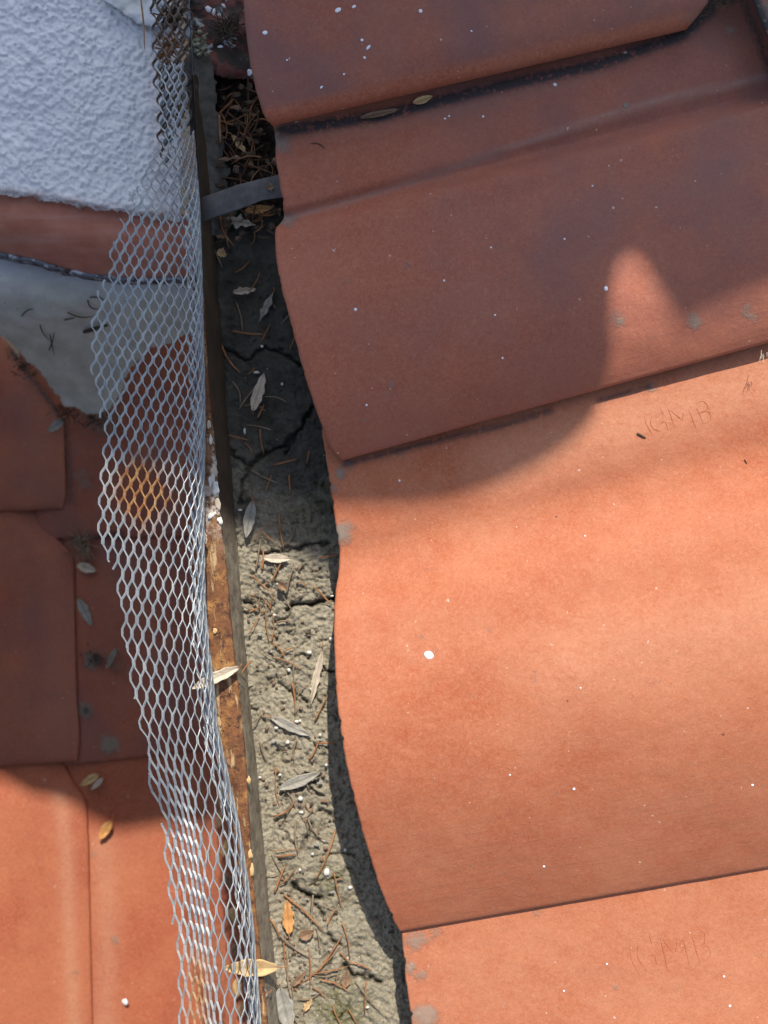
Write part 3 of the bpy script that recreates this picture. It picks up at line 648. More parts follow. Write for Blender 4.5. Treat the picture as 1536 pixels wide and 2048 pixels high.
mt2 = patch('mortar_bed', 180, 345, -60, 60, 3, lambda X, Y: -222+(fbm(X, Y, 30, 3)-.5)*26, lambda X, Y: inpoly(X+(fbm(X, Y, 16, 3)-.5)*18, Y+(fbm(X+90, Y, 16, 3)-.5)*14, [(190, -70), (200, 0), (225, 15), (250, 30), (272, 50), (310, 56), (345, 40), (345, -70)]), 'mortar', dict(white=lambda x, y: np.clip(fbm(x, y, 40, 3)*3-.9, 0, 1)), thick=14)
props(mt2, 'lump of pale broken mortar on the top edge of the stucco', 'mortar')

# painted concrete block and cement at the top of the trough
fk = patch('concrete_block', 352, 560, -70, 190, 3, lambda X, Y: -75+(fbm(X, Y, 50, 4)-.5)*26-sm(Y, 120, 190)*40+sm(fbm(X, Y, 34, 3), .52, .56)*2.5, lambda X, Y: inpoly(X+(fbm(X, Y, 24, 3)-.5)*22, Y+(fbm(X+40, Y, 24, 3)-.5)*22, [(350, -80), (372, 40), (395, 110), (420, 150), (470, 160), (520, 168), (570, 180), (570, -80)]), 'flaky', thick=60)
props(fk, 'concrete with flaking dark red and white paint at the top, left of the highest tile', 'concrete block')
gc = patch('cement_fillet', 362, 475, 90, 470, 3, lambda X, Y: -36-(X-376)*.75-(Y-90)*.05+(fbm(X, Y, 40, 4)-.5)*14, lambda X, Y: inpoly(X+(fbm(X, Y, 26, 4)-.5)*34, Y, [(366, 95), (420, 112), (440, 180), (436, 250), (452, 330), (462, 400), (470, 430), (440, 500), (400, 520), (390, 350), (372, 220)]), 'grey_cement', thick=20)
props(gc, 'smeared grey cement fillet between the mesh and the dark litter, above the iron strap', 'cement')
# iron strap across the trough
def strap():
    a = np.array([(392, 424, 2), (430, 410, 4), (480, 393, 6), (520, 380, 7), (562, 372, 4), (610, 358, -4)], float)
    wd = [26, 24, 25, 22, 24, 24]; V = []
    for dz in (0, -5):
        for (x, y, z), w_ in zip(a, wd):
            for s_ in (-1, -.9, 0, .9, 1): V.append((x+s_*4, y+s_*w_*.95, z-50+dz-(1.5 if abs(s_) == 1 else 0)))
    o = mk('strap', V, slab_faces(6, 5), M['strap'], smooth=True)
    props(o, 'flat grey iron strap crossing the trough from the mesh to the tile', 'metal strap')
strap()
# dark litter heap
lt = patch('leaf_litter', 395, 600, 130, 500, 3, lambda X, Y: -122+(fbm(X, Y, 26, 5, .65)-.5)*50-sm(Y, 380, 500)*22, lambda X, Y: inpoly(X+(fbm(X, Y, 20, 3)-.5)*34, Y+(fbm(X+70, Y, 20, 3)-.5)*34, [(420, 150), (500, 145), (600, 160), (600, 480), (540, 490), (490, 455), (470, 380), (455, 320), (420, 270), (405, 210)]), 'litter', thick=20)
props(lt, 'dark rotted leaf litter in the shaded top of the valley', kind='stuff')
# felt under everything, and the deck of the lower roof
def plate(name, x0, x1, y0, y1, z, mat, label):
    v = []
    nx, ny = 24, 24
    for j in range(ny):
        for i in range(nx): v.append((x0+(x1-x0)*i/(nx-1), y0+(y1-y0)*j/(ny-1), z+random.uniform(-4, 4)))
    v = np.array(v); w_ = np.stack([v[:, 0]-768, 1024-v[:, 1], v[:, 2]], 1)*K
    o = mk(name, w_, gridfaces(ny, nx), M[mat], world=True); return props(o, label, kind='structure')
plate('roof_deck', 700, 3600, -2600, 4200, -215, 'deck', 'dark roofing felt under the right-hand tiles')
plate('ground', -7000, 7000, -7000, 7000, -1140, 'deck', 'dark felt deck below the left-hand tiles')

# unseen wall added to block sky light (left of and below the frame)
def sky_blocker():
    V = []; F = []
    pth = [(-1480, 1500), (-1480, -1780), (-300, -1860)]; th = 120
    for (x, y) in pth:
        for z in (-1130, 0 if y > 0 else 500):
            for o_ in (0, th): V.append((x-o_, y-(o_ if y < 0 else 0), z))
    for i in range(2):
        a = i*4; b = a+4
        F += [[a, b, b+2, a+2], [a+2, b+2, b+3, a+3], [a+3, b+3, b+1, a+1]]
    F += [[0, 2, 3, 1], [8, 9, 11, 10]]
    o = mk('sky_blocker_wall', np.array(V, float)*K, F, M['deck'], world=True, smooth=False)
    props(o, 'added dark wall outside the frame that keeps sky light off the left-hand tiles', 'wall')
sky_blocker()
# ------------------------------------------------------------ added shape whose outline casts the upper shade (above and up-sun, out of view)
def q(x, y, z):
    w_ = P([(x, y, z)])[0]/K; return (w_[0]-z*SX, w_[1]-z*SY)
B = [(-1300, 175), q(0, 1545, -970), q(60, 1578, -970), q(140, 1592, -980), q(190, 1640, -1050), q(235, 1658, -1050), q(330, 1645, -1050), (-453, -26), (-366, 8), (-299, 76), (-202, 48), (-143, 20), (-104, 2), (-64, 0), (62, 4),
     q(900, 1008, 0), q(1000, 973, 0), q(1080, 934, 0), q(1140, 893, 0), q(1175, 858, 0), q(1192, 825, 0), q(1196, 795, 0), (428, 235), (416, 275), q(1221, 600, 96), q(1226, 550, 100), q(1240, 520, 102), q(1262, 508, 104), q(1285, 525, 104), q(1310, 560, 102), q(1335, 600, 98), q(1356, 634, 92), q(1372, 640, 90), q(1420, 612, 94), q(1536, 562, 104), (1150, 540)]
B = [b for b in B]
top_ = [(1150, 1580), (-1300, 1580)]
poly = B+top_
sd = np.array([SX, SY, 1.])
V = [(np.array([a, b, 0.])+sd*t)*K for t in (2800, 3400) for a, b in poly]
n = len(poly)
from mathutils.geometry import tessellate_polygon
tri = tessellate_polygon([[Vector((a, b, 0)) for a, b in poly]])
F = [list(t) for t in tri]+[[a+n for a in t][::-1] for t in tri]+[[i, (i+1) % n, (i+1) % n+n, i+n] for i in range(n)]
ev = mk('shadow_caster', np.array(V), F, M['grey_cement'], world=True, smooth=False)
props(ev, 'unseen shape added high above the frame, its outline traced to shade the upper half', 'shadow caster')

# ------------------------------------------------------------ maker's marks and drops on the tiles
def strokes(name, key, ox, oy, sc, pls, parent, r=.62):
    paths = []
    for pl in pls:
        pl = np.array(pl, float)/sc+[ox, oy]; t = np.linspace(0, len(pl)-1, len(pl)*5)
        xx = spline(np.arange(len(pl)), pl[:, 0], t) if len(pl) > 2 else np.interp(t, [0, 1], pl[:, 0])
        yy = spline(np.arange(len(pl)), pl[:, 1], t) if len(pl) > 2 else np.interp(t, [0, 1], pl[:, 1])
        paths.append(P([(a, b, zat(key, a, b)+.25) for a, b in zip(xx, yy)]))
    v, f = sweep(paths, [(0, 0, 1.)]*len(paths), r*K, r*.9*K, n=6, taper=[.3, 1, 1, 1, .3], circ=True)
    return mk(name, v, f, M['tile'], parent, world=True, attrs={k: np.zeros(len(v)) for k in ('grime', 'dark', 'streak', 'patina_shade', 'dust')})
strokes('stamped_letters', 't3', 1200, 750, 4.571, [[(410, 385), (428, 460), (480, 545)], [(482, 365), (462, 430), (490, 492), (560, 517)], [(555, 308), (576, 362)], [(558, 440), (594, 428), (622, 500)],
    [(625, 312), (655, 395), (682, 482)], [(640, 320), (700, 370), (752, 412)], [(752, 412), (764, 345)], [(803, 310), (845, 400), (882, 497)], [(880, 300), (905, 350), (945, 445)], [(880, 262), (930, 240), (975, 268), (984, 310), (905, 350)], [(905, 350), (985, 335), (1012, 385), (985, 432), (925, 447)]], T3)
strokes('stamped_letters', 't4', 1200, 1820, 4.571, [[(273, 325), (288, 450), (360, 592)], [(352, 295), (343, 420), (422, 558)], [(448, 208), (470, 306)], [(448, 412), (492, 412), (522, 505)], [(543, 228), (585, 400), (622, 575)], [(560, 240), (610, 320), (665, 386)], [(690, 382), (705, 285)],
    [(753, 255), (790, 380), (818, 520)], [(833, 212), (870, 340), (910, 480)], [(836, 190), (900, 178), (955, 225), (955, 300), (880, 330)], [(880, 330), (975, 330), (1010, 400), (960, 460), (905, 475)]], T4)
def drop(key, x, y, rx, ry, ang, parent, h=1.6, mat='fleck', nm='paint_drop'):
    z = zat(key, x, y); V = []; n = 14; F = []
    for r_, hh in ((1, -1.5), (.97, .5), (.75, h*.8), (.4, h)):
        for i in range(n):
            a = 2*math.pi*i/n; a0 = rx*r_*math.cos(a)*(1+.08*math.sin(2*a+x)); b0 = ry*r_*math.sin(a)
            V.append((x+a0*math.cos(ang)-b0*math.sin(ang), y+a0*math.sin(ang)+b0*math.cos(ang), z+hh))
    V.append((x, y, z+h*1.05))
    for k in range(3):
        for i in range(n): j = (i+1) % n; F.append([k*n+i, k*n+j, (k+1)*n+j, (k+1)*n+i])
    for i in range(n): F.append([3*n+i, 3*n+(i+1) % n, 4*n])
    return mk(nm, V, F, M[mat], parent)
drop('t3', 858, 1311, 11, 8.5, .7, T3, 2.2, nm='dropping')
for x, y, r1, r2, a in [(530, 65, 5, 4.5, 0), (676, 20, 7, 4.5, -.5), (708, 13, 5, 3, -.6), (724, 80, 3, 3, 0), (737, 94, 6.5, 3, -.9), (729, 115, 2.8, 2.8, 0), (688, 148, 2.5, 2.5, 0), (643, 174, 4, 2.3, -.8), (841, 22, 4, 4, 0), (943, 62, 2, 2, 0), (574, 120, 2, 2, 0)]:
    drop('t1', x, y, r1, r2, a, T1)
for x, y, r1, r2, a in [(1110, 169, 4.5, 3.5, .6), (1212, 577, 4, 5, 0), (982, 495, 2, 2, 0), (711, 619, 3, 3.4, 0), (966, 210+23, 2.5, 2.5, 0), (888, 561, 2.2, 2.2, 0), (990, 630, 2.2, 2.2, 0), (1005, 716, 2.4, 2.4, 0), (733, 810, 2.4, 2.4, 0), (1185, 372, 2, 2, 0), (890, 237, 3, 2, 0), (898, 232, 2.4, 2, 0), (1129, 478, 2.3, 2.3, 0)]:
    drop('t2', x, y, r1, r2, a, T2)
for x, y, r1 in [(799, 961, 2.2), (1148, 1578, 2.8), (1020, 1550, 1.8), (1088, 1733, 2.2), (1161, 1376, 1.8), (1505, 1570, 2.6), (1170, 1072, 1.8)]: drop('t3', x, y, r1, r1, 0, T3, 1)
for x, y, r1 in [(1214, 1928, 2), (1128, 1982, 2), (1448, 1953, 2.3), (1460, 2012, 2.6)]: drop('t4', x, y, r1, r1, 0, T4, 1)

# ------------------------------------------------------------ leaves, needles, grit
def leaf(x0, y0, x1, y1, wd, z, mat, label, z1=None, curl=.3, fold=.25, twist=0, stem=14, rag=.12, bend=0, name='dead_leaf', shape=.85):
    """blade from (x0,y0) at its stalk to (x1,y1) at its tip, lying at height z"""
    z1 = z if z1 is None else z1; L = math.hypot(x1-x0, y1-y0); dx, dy = (x1-x0)/L, (y1-y0)/L; px, py = -dy, dx
    wd *= .9; ns, nc = 26, 9; V = []; vein = []; r_ = random.Random(int(x0*7+y0))
    ph = r_.uniform(0, 9)
    for i in range(ns):
        t = i/(ns-1); w_ = wd*.5*(math.sin(math.pi*min(1, t**shape*.97+.02))**.8)*(1+rag*math.sin(t*23+ph)*.5)
        for j in range(nc):
            s_ = (j/(nc-1)*2-1); side = 1+rag*(vnoise(np.float64(t*11+ph), np.float64(s_*2+5))-.5)*1.6
            tw = twist*(t-.5); off = s_*w_*side
            lat = off*math.cos(tw*2); zz = z+(z1-z)*t+abs(s_)**1.6*w_*fold+off*math.sin(tw*2)+curl*wd*((t-.5)**2*2)+(vnoise(np.float64(t*6+ph), np.float64(s_*1.5))-.5)*wd*.12
            bx = bend*math.sin(math.pi*t)
            V.append((x0+dx*L*t+px*(lat+bx), y0+dy*L*t+py*(lat+bx), zz+1.5))
            vein.append(max(math.exp(-(s_*w_/1.2)**2), .6*(abs(((t*9-abs(s_)*1.6) % 1)-.5) < .09)))
    n = len(V); V = np.array(V); Bt = V.copy(); Bt[:, 2] -= .9
    pr = empty(name, ((x0+x1)/2, (y0+y1)/2, min(z, z1)), label, 'leaf')
    mk('blade', np.r_[V, Bt], slab_faces(ns, nc), M[mat], pr, attrs=dict(vein=np.r_[vein, vein]))
    if stem:
        z0 = float(V[nc//2, 2]); pp = P([(x0+dx*4, y0+dy*4, z0), (x0-dx*stem*.5+py*0, y0-dy*stem*.5, z0-.5), (x0-dx*stem+px*4, y0-dy*stem+py*4, z0-1.5)])
        v, f = sweep([pp], [(0, 0, 1.)], 1.2*K, 1.2*K, n=6, circ=True, taper=[1, .8, 1.1]); mk('stalk', v, f, M['needle'], pr, world=True)
    return pr
zm = lambda x, y: zmud(x, y)+2
leaf(556, 1935, 446, 1937, 40, -22, 'l_tan', 'large tan leaf lying across the rim and through the mesh near the bottom', z1=14, curl=.15, fold=.3, stem=22)
leaf(578, 1868, 574, 1800, 26, zm(577, 1835)+4, 'l_orange', 'bright orange curled leaf on the mud, below a long needle', curl=.5, fold=.5, rag=.3)
leaf(560, 1975, 582, 2070, 40, zm(570, 2010)+6, 'l_grey', 'broad grey leaf cut by the bottom edge of the photo', stem=12)
leaf(535, 1985, 492, 1992, 34, -30, 'l_grey', 'small bluish grey leaf between the mesh and the broad grey leaf', stem=10, curl=.2)
leaf(478, 1334, 382, 1378, 26, -8, 'l_pale', 'pale curled leaf caught on the rusty rim and in the mesh', z1=22, curl=.5, fold=.45, stem=8, rag=.2)
leaf(645, 1298, 621, 1412, 17, zm(630, 1350)+4, 'l_pale', 'long narrow beige leaf upright on the sunlit mud beside the tile shadow', fold=.5, curl=.3, rag=.25, twist=.8)
leaf(540, 1434, 622, 1472, 22, zm(590, 1455)+3, 'l_grey', 'mud coloured leaf half sunk in the valley below the narrow beige leaf', curl=.2)
leaf(558, 1578, 640, 1546, 26, zm(600, 1560)+3, 'l_grey', 'grey leaf pressed in the mud above the three white grains', curl=.15, stem=0)
leaf(505, 822, 528, 746, 26, zm(517, 790)+5, 'l_pale', 'pale pinkish leaf lying on the shaded mud', curl=.1, stem=6, rag=.2)
leaf(548, 582, 515, 650, 18, zm(530, 610)+6, 'l_grey', 'twisted whitish leaf scrap near the edge of the shaded tile', twist=1.6, stem=6, rag=.4)
leaf(466, 584, 512, 578, 17, zm(485, 580)+6, 'l_pale', 'cream curled leaf scrap in the shade next to the rim', curl=.6, fold=.8, stem=0, rag=.3)
leaf(505, 1002, 492, 1076, 26, zm(500, 1040)+4, 'l_grey', 'dull grey leaf on the mud just above the line of sunlight', stem=10)
leaf(527, 1116, 582, 1118, 20, zm(555, 1115)+4, 'l_pale', 'half buried pale leaf right below the long crack', stem=0, curl=.2)
leaf(600, 1875, 628, 1862, 26, zm(612, 1868)+5, 'l_brown', 'round light brown leaf right of the orange curled leaf', stem=4, fold=.4, shape=.7)
leaf(690, 1975, 694, 1938, 22, zm(692, 1955)+5, 'l_brown', 'small rounded brown leaf lower right on the mud by the shadow', stem=6, fold=.4, shape=.7)
leaf(608, 2022, 624, 1998, 13, zm(616, 2010)+5, 'l_tan', 'tiny yellowish leaf near the bottom middle of the mud', stem=5, rag=.3)
leaf(585, 1972, 612, 1942, 16, zm(600, 1958)+5, 'l_brown', 'narrow brown leaf scrap between the tan leaf and the crossing needles', stem=0, rag=.3)
leaf(556, 1165, 574, 1180, 18, zm(566, 1172)+5, 'l_brown', 'little brown leaf knob below the half buried pale leaf', stem=0, fold=.7, curl=.5)
leaf(548, 372, 532, 376, 16, -40, 'l_brown', 'brown leaf scrap stuck on the iron strap', stem=0, rag=.4)
leaf(446, 436, 512, 450, 24, -100, 'l_pale', 'crumpled beige leaf under the iron strap', curl=.5, fold=.6, rag=.5, twist=1)
leaf(490, 421, 545, 415, 20, -88, 'l_orange', 'orange leaf tucked under the iron strap', curl=.3, stem=0)
leaf(372, 570, 412, 560, 34, -70, 'l_brown', 'brown curled leaf showing through the mesh at the rim', curl=.5, fold=.6, stem=8)
leaf(464, 270, 492, 305, 15, -98, 'l_tan', 'tan leaf shred in the dark litter', curl=.4, stem=10, rag=.4)
leaf(436, 500, 452, 512, 20, zm(444, 505)+8, 'l_tan', 'small tan leaf in the shade under the strap by the rim', curl=.4, fold=.5, stem=0, rag=.4)
leaf(720, 235, 800, 218, 14, zat('t2', 760, 226)+6, 'l_brown', 'brown seed husk wedged under the top tile lip', curl=.2, fold=.6, stem=0, name='seed_husk')
leaf(826, 206, 866, 192, 17, zat('t2', 845, 200)+6, 'l_tan', 'tan seed husk on the seam right of the brown one', curl=.2, fold=.5, stem=0, name='seed_husk')
leaf(404, 1062, 412, 1088, 14, 2, 'l_pale', 'white rolled leaf scrap on top of the rusty rim', curl=.3, fold=.8, stem=0)
# on the lower roof
leaf(222, 1642, 198, 1680, 22, -1030, 'l_orange', 'orange curled leaf on the sunlit left tile beside the mesh', curl=.6, fold=.6, z1=-1038)
leaf(198, 1548, 160, 1572, 18, -1020, 'l_tan', 'cream leaf wedged in the corner under the left tile', curl=.3)
leaf(206, 1556, 182, 1580, 12, -1015, 'l_pale', 'narrow pale leaf beside the wedged cream leaf', curl=.3, stem=0)
leaf(128, 838, 96, 864, 20, -945, 'l_grey', 'grey leaf tip at the lower edge of the mortar on the left', curl=.2)
leaf(154, 1130, 192, 1142, 22, -1012, 'l_pale', 'whitish leaf below the dry tuft on the left', curl=.4, fold=.4, stem=0)
leaf(156, 1196, 184, 1252, 22, -1028, 'l_grey', 'pale grey leaf on the shaded tile left of the mesh', curl=.2, fold=.3)
leaf(142, 1082, 180, 1110, 16, -1010, 'l_brown', 'brown leaf in the tuft under the mesh-side tile', curl=.5, fold=.5)
leaf(232, 1297, 212, 1338, 14, -1024, 'l_grey', 'thin grey leaf beside the round lichen spot', curl=.5, fold=.5, stem=0)
leaf(222, 850, 236, 872, 16, -985, 'l_brown', 'brown scrap behind the left edge of the mesh', curl=.3, stem=0)

def needle(x0, y0, x1, y1, zf, r=1.7, bend=0, mat='needle', label='brown pine needle lying on the mud in the valley', group='pine needles in the valley', name='pine_needle', lift=3, cat='needle'):
    t = np.linspace(0, 1, 9); L = math.hypot(x1-x0, y1-y0); px, py = -(y1-y0)/L, (x1-x0)/L
    X_ = x0+(x1-x0)*t+px*bend*np.sin(math.pi*t); Y_ = y0+(y1-y0)*t+py*bend*np.sin(math.pi*t)
    z0, z1 = zf(X_[0], Y_[0]), zf(X_[-1], Y_[-1]); zmid = max(zf(a, b) for a, b in zip(X_[2:-2], Y_[2:-2]))
    z = z0+(z1-z0)*t; need = zmid-(z0+z1)/2; z = z+max(0, need)*1.0*np.minimum(1, np.sin(math.pi*t)*1.3)+lift
    pts = P(np.stack([X_, Y_, z], 1)); v, f = sweep([pts], [(0, 0, 1.)], r*K, r*.8*K, n=6, circ=True, taper=[.9, 1, 1, .85, .35])
    o = mk(name, v, f, M[mat], world=True); return props(o, label, cat, group)
ND = [(420, 480, 445, 535, 0), (490, 590, 520, 545, 4), (470, 545, 500, 520, 3), (470, 600, 485, 665, -4), (465, 662, 528, 668, 2), (443, 690, 480, 745, 5), (478, 818, 520, 768, -3), (455, 870, 495, 880, 0), (548, 930, 594, 918, 0), (503, 940, 556, 966, 2), (520, 858, 528, 908, 2), (515, 835, 528, 810, 0), (565, 1000, 590, 985, 3), (578, 950, 580, 985, 0), (530, 985, 543, 950, 0), (500, 990, 518, 1012, 3),
      (525, 1065, 548, 1085, 0), (558, 1030, 568, 1100, 2), (512, 1140, 521, 1078, 0), (523, 1140, 526, 1100, 2), (543, 1165, 573, 1110, -2), (573, 1190, 586, 1135, -2), (627, 1172, 664, 1210, 0), (506, 1150, 550, 1186, 4), (520, 1190, 542, 1215, 0), (498, 1224, 520, 1214, 0), (498, 1268, 518, 1232, 0), (552, 1245, 582, 1243, -2), (545, 1284, 571, 1311, 0), (549, 1314, 609, 1340, -2), (588, 1300, 590, 1395, 2), (584, 1365, 590, 1432, -3), (629, 1443, 658, 1385, 0), (498, 1464, 524, 1420, 3), (532, 1200, 540, 1290, 4), (540, 1220, 545, 1190, 0),
      (593, 1478, 588, 1524, 3), (618, 1520, 637, 1480, 3), (637, 1486, 682, 1482, 2), (520, 1480, 535, 1524, 3), (552, 1540, 560, 1615, 5), (546, 1633, 590, 1600, 8), (617, 1640, 668, 1682, 12), (671, 1660, 628, 1766, -4), (555, 1714, 592, 1708, 0), (592, 1640, 596, 1708, 4), (668, 1745, 687, 1822, 2), (568, 1790, 645, 1860, -3), (626, 1790, 622, 1850, 0), (549, 1785, 570, 1730, 0), (560, 1770, 590, 1735, 3), (640, 1905, 632, 1855, 2), (618, 1895, 620, 1978, -2), (590, 1975, 682, 1890, 6), (575, 1900, 582, 1998, 4), (540, 1838, 560, 1880, -3), (636, 1945, 686, 1870, 0), (560, 1870, 620, 1915, 4), (680, 1905, 700, 1925, 0), (624, 1948, 697, 1932, 2), (668, 1978, 690, 1900, 0), (684, 1845, 700, 1920, -4), (700, 1925, 745, 1940, -2), (710, 1962, 780, 2038, 4), (734, 1962, 730, 2030, 2), (698, 2020, 715, 2050, 0), (580, 1950, 586, 2035, -3), (568, 1880, 574, 1950, 2), (625, 1975, 655, 2000, -3), (600, 2000, 640, 1985, 5), (640, 1960, 700, 1985, -5), (665, 2010, 690, 2060, 3), (583, 2020, 612, 2060, 6), (655, 1850, 672, 1818, -2)]
for i, (a, b, c, d, e) in enumerate(ND): needle(a, b, c, d, zm, bend=e, r=random.uniform(1.3, 2.3), mat='needle' if i % 3 else 'needle2')
for i in range(46):
    y = random.uniform(500, 2040); x = np.interp(y, *MUDL)+random.uniform(12, 165); an = random.uniform(0, 6.28); L = random.uniform(16, 62)
    if x > 650+max(0, y-1600)*.25: continue
    needle(x, y, x+math.cos(an)*L, y+math.sin(an)*L, zm, r=random.uniform(.9, 1.7), bend=random.uniform(-7, 7), mat=random.choice(['needle', 'needle2', 'needle2']), lift=1.5)
zlit = lambda x, y: -112+random.uniform(-5, 8)
for i in range(70):
    y = random.uniform(165, 480); x = random.uniform(435, 545); an = random.uniform(0, 3.14); L = random.uniform(30, 80)
    needle(x-math.cos(an)*L/2, y-math.sin(an)*L/2, x+math.cos(an)*L/2, y+math.sin(an)*L/2, zlit, r=random.uniform(1.2, 2.2), bend=random.uniform(-10, 10), mat=random.choice(['needle', 'needle_dark', 'needle_dark']), label='brown pine needle in the dark litter at the top of the valley', group='pine needles in the litter', lift=random.uniform(0, 22))
needle(438, 230, 441, 285, lambda x, y: -78, r=2.4, label='thick brown needle standing out upright in the dark litter', group=None)
needle(281, -5, 289, 98, lambda x, y: -10, r=1.8, bend=-2, mat='needle', label='long brown needle hanging over the white stucco at the top', group=None)
needle(1274, 867, 1292, 876, lambda x, y: zat('t3', x, y), r=2.2, mat='twig', label='short dark twig on the sunlit tile left of the faint stamp', group=None, name='twig', lift=1.5, cat='twig')
needle(1489, 919, 1494, 928, lambda x, y: zat('t3', x, y), r=1.2, mat='twig', label='tiny dark splinter on the sunlit tile at the right border', group=None, name='twig', lift=1)
needle(622, 287, 650, 298, lambda x, y: zat('t2', x, y), r=1., bend=-5, mat='twig', label='thin curved black fibre on the shaded tile near its corner', group=None, name='twig', lift=1)
needle(505, 1322, 482, 1350, lambda x, y: -60, r=2.0, bend=3, mat='needle', label='short brown needle leaning against the trough side by the pale leaf', group=None)
zlm = lambda x, y: float(zmt(np.array([[x]]), np.array([[y]]))[0, 0])+3
for i, (a, b, c, d, e) in enumerate([(44, 632, 68, 618, -4), (135, 625, 190, 632, 6), (80, 650, 98, 680, 3), (98, 700, 108, 665, 2), (175, 600, 200, 618, 8), (180, 595, 212, 605, -5), (100, 670, 108, 710, 0), (128, 640, 150, 636, 0)]):
    needle(a, b, c, d, zlm, r=1.8, bend=e, mat='twig', label='thin dark stalk lying on the grey mortar patch', group='stalks on the mortar', name='twig')
needle(168, 664, 216, 650, zlm, r=5.5, mat='twig', label='thick dark twig on the mortar touching the mesh edge', group=None, name='twig')
# tufts of dry fibres
def tuft(name, x, y, z, n, L, mat, label, r=.9, sprd=3.14, a0=0, cat='debris'):
    ps = []
    for i in range(n):
        a = a0+random.uniform(-sprd, sprd); l = L*random.uniform(.5, 1); xx = x+random.gauss(0, L*(.55 if name == 'moss_tuft' else .22)); yy = y+random.gauss(0, L*(.4 if name == 'moss_tuft' else .22)); l *= .5 if name == 'moss_tuft' else 1
        t = np.linspace(0, 1, 7); bd = random.uniform(-.35, .35)*l
        ps.append(P(np.stack([xx+math.cos(a)*l*t-math.sin(a)*bd*t*t, yy+math.sin(a)*l*t+math.cos(a)*bd*t*t, z+random.uniform(0, 8)+l*.25*np.sin(t*2.5)], 1)))
    v, f = sweep(ps, [(0.1, 0, 1.)]*n, r*K, r*K, n=5, circ=True, taper=[1, 1, .4]); o = mk(name, v, f, M[mat], world=True)
    return props(o, label, cat)
tuft('dry_tuft', 165, 1088, -1010, 34, 42, 'needle2', 'nest-like tuft of dry brown stalks under the left tile corner', r=1.6)
tuft('dry_tuft', 338, 95, -30, 60, 34, 'needle', 'rusty brown clump of fibres caught inside the old mesh at the top', r=1.5)
tuft('dry_tuft', 345, 30, -30, 60, 34, 'twig', 'dark fibres caught inside the old mesh at the very top', r=1.5)
tuft('dry_tuft', 452, 60, -50, 70, 40, 'twig', 'dark tangled fibres on the flaking red concrete at the top', r=1.4)
tuft('moss_tuft', 48, 730, -925, 60, 26, 'twig', 'black moss along the lower left edge of the mortar', r=1.3)
tuft('moss_tuft', 135, 826, -930, 70, 26, 'twig', 'black moss and fibres at the bottom tip of the mortar', r=1.3)
tuft('moss_tuft', 190, 838, -940, 60, 22, 'twig', 'black moss under the mortar edge beside the mesh', r=1.3)
tuft('moss_tuft', 192, 1318, -1030, 40, 24, 'twig', 'round dark spiky lichen spot on the shaded left tile', r=1.2)
tuft('grass_fibre', 1528, 706, 52, 6, 22, 'hair', 'pale dry grass fibres at the right border under the tile edge', r=.6, sprd=.5, a0=1.6)
tuft('grass_fibre', 240, 1340, -1020, 16, 60, 'needle2', 'long thin dry fibres reaching up from the lichen spot', r=.8, sprd=.6, a0=-1.7)
tuft('moss_tuft', 1400, 18, 50, 90, 20, 'twig', 'black moss at the clipped right corner of the top tile', r=1.4)
tuft('moss_tuft', 1450, -8, 50, 90, 22, 'twig', 'black moss in the gap along the top right corner tile', r=1.4)
def lump(name, x, y, z, r_, mat, label, seed=1, cat='debris', group=None, sy=1, n=14, parent=None, rough=.35):
    V = []; F = []; rr_ = random.Random(seed); a = n; b = max(5, n//2)
    for i in range(b+1):
        t = math.pi*i/b
        for j in range(a):
            p = 2*math.pi*j/a; k = 1+rough*(vnoise(np.float64(math.cos(p)*2+seed), np.float64(math.sin(p)*2+t*2+seed))-.5)*2 if 0 < i < b else 1
            V.append((x+r_*k*math.sin(t)*math.cos(p), y+r_*sy*k*math.sin(t)*math.sin(p), z+r_*.7*math.cos(t)))
    for i in range(b):
        for j in range(a): F.append([i*a+j, (i+1)*a+j, (i+1)*a+(j+1) % a, i*a+(j+1) % a])
    o = mk(name, V, F, M[mat], parent)
    if parent is None: props(o, label, cat, group)
    return o
li = empty('lichen_clump', (395, 88, -60), 'grey green lichen clump beside the rusty mesh at the top', 'lichen')
for i in range(70): lump('lobe', 395+random.gauss(0, 11), 86+random.gauss(0, 13), -48+random.uniform(-6, 6), random.uniform(1.8, 4.8), 'lichen', '', seed=i, parent=li, n=9, rough=.6)
for i, (x, y, rx, ry) in enumerate([(375, 62, 12, 24), (418, 18, 9, 8), (428, 22, 7, 10), (500, 145, 10, 8), (447, 12, 6, 7), (440, 94, 9, 5), (466, 92, 6, 4), (455, 50, 7, 10), (372, 22, 7, 12)]):
    chipmesh('paint_chip', x, y, -50, rx*.7, ry*.7, 'fleck', fk, seed=40+i, th=2, curl=4, j=.5)
for i in range(60):
    x = random.uniform(430, 560); y = random.uniform(140, 480)
    chipmesh('leaf_shred', x, y, -96+random.uniform(-6, 10), random.uniform(4, 11), random.uniform(3, 7), random.choice(['l_dark', 'l_dark', 'l_dark', 'l_brown']), None, seed=200+i, curl=6, j=.6)
    o = C.objects[-1]; o = bpy.data.objects[[k for k in bpy.data.objects.keys() if k.startswith('leaf_shred')][-1]]
    props(o, 'brown leaf shred mixed in the dark litter', 'leaf scrap', 'leaf shreds in the litter')
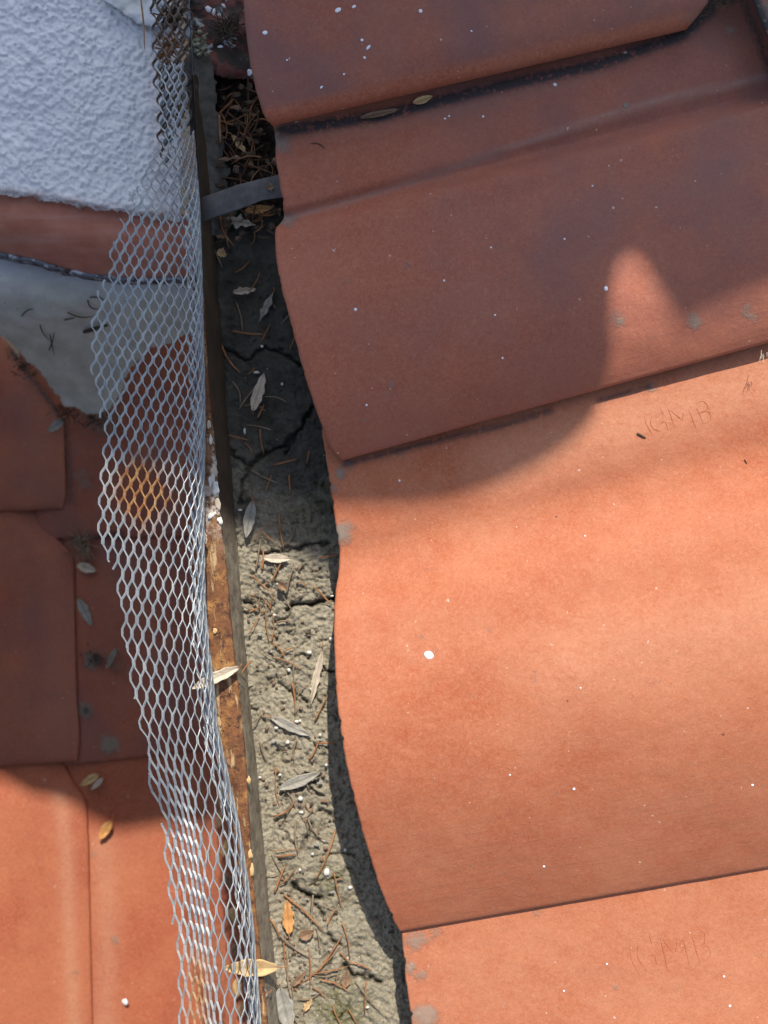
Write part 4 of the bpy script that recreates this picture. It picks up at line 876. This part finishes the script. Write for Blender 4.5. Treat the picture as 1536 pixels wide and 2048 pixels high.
PB = [(618, 1305, 5, 4), (653, 1745, 6, 8), (601, 1598, 5, 5), (524, 833-140, 3, 3), (513, 745, 7, 3), (489, 862, 3, 7), (564, 768, 3, 3), (556, 1168, 4, 3), (593, 1443, 5, 4), (578, 1340, 4, 4), (662, 1278, 4, 4), (549, 1230, 3, 3), (600, 1442, 3, 3), (552, 1456, 4, 3), (664, 1192, 4, 2), (575, 1485, 4, 4), (640, 1470, 3, 3), (622, 1378, 3, 3), (560, 1550, 3, 3), (603, 1625, 5, 3), (700, 1775, 5, 4), (625, 1708, 3, 3), (474, 1230, 3, 3), (600, 1740, 3, 3), (520, 1555, 3, 3), (500, 1650, 2.5, 2.5), (652, 1530, 3, 3), (690, 1700, 3, 3), (735, 2015, 4, 3), (480, 1020, 5, 2.5)]
for i, (x, y, a, b) in enumerate(PB): lump('grit', x, y, zm(x, y)+1, a, 'peb', 'white grain of grit on the mud', seed=i, cat='grit', group='white grit on the mud', sy=b/a, n=8)
for i in range(30):
    y = random.uniform(1120, 2040); x = np.interp(y, *MUDL)+random.uniform(8, 150)
    chipmesh('leaf_crumb', x, y, zm(x, y)+1, random.uniform(3, 7), random.uniform(2, 5), random.choice(['l_brown', 'l_grey', 'l_dark', 'l_grey']), None, seed=500+i, curl=3, j=.6)
for k in [k for k in bpy.data.objects.keys() if k.startswith('leaf_crumb')]: props(bpy.data.objects[k], 'crumbled bit of dead leaf on the sunlit mud', 'leaf scrap', 'leaf crumbs on the mud')
for i in range(110):
    y = random.uniform(1120, 2040); x = np.interp(y, *MUDL)+random.uniform(6, 150)
    lump('crumb', x, y, zm(x, y)-.5, random.uniform(1.6, 4.2), random.choice(['pebg', 'pebg', 'mudc']) if 'mudc' in M else 'pebg', 'small brown crumb of soil on the mud', seed=90+i, cat='soil crumb', group='soil crumbs on the mud', n=7, rough=.6)
chipmesh('white_chip', 250, 2003, -1030, 5, 6, 'fleck', None, seed=5)
props(bpy.data.objects['white_chip'], 'small white chip on the sunlit tile left of the mesh bottom', 'chip')
for i, (x, y) in enumerate([(438, 1640), (452, 1700), (458, 1760), (468, 1830), (470, 1900), (476, 1980), (484, 2020), (444, 1600)]):
    chipmesh('leaf_scrap', x, y, -1010, 9, 16, 'l_tan' if i % 2 else 'l_brown', None, seed=300+i, curl=8, j=.5)
for k in [k for k in bpy.data.objects.keys() if k.startswith('leaf_scrap')]: props(bpy.data.objects[k], 'dry leaf scrap lying below the right side of the mesh', 'leaf scrap', 'leaf scraps below the mesh')
lump('snail_shell', 357, 463, -330, 8, 'peb', 'small pale snail shell behind the mesh', seed=4, cat='shell')
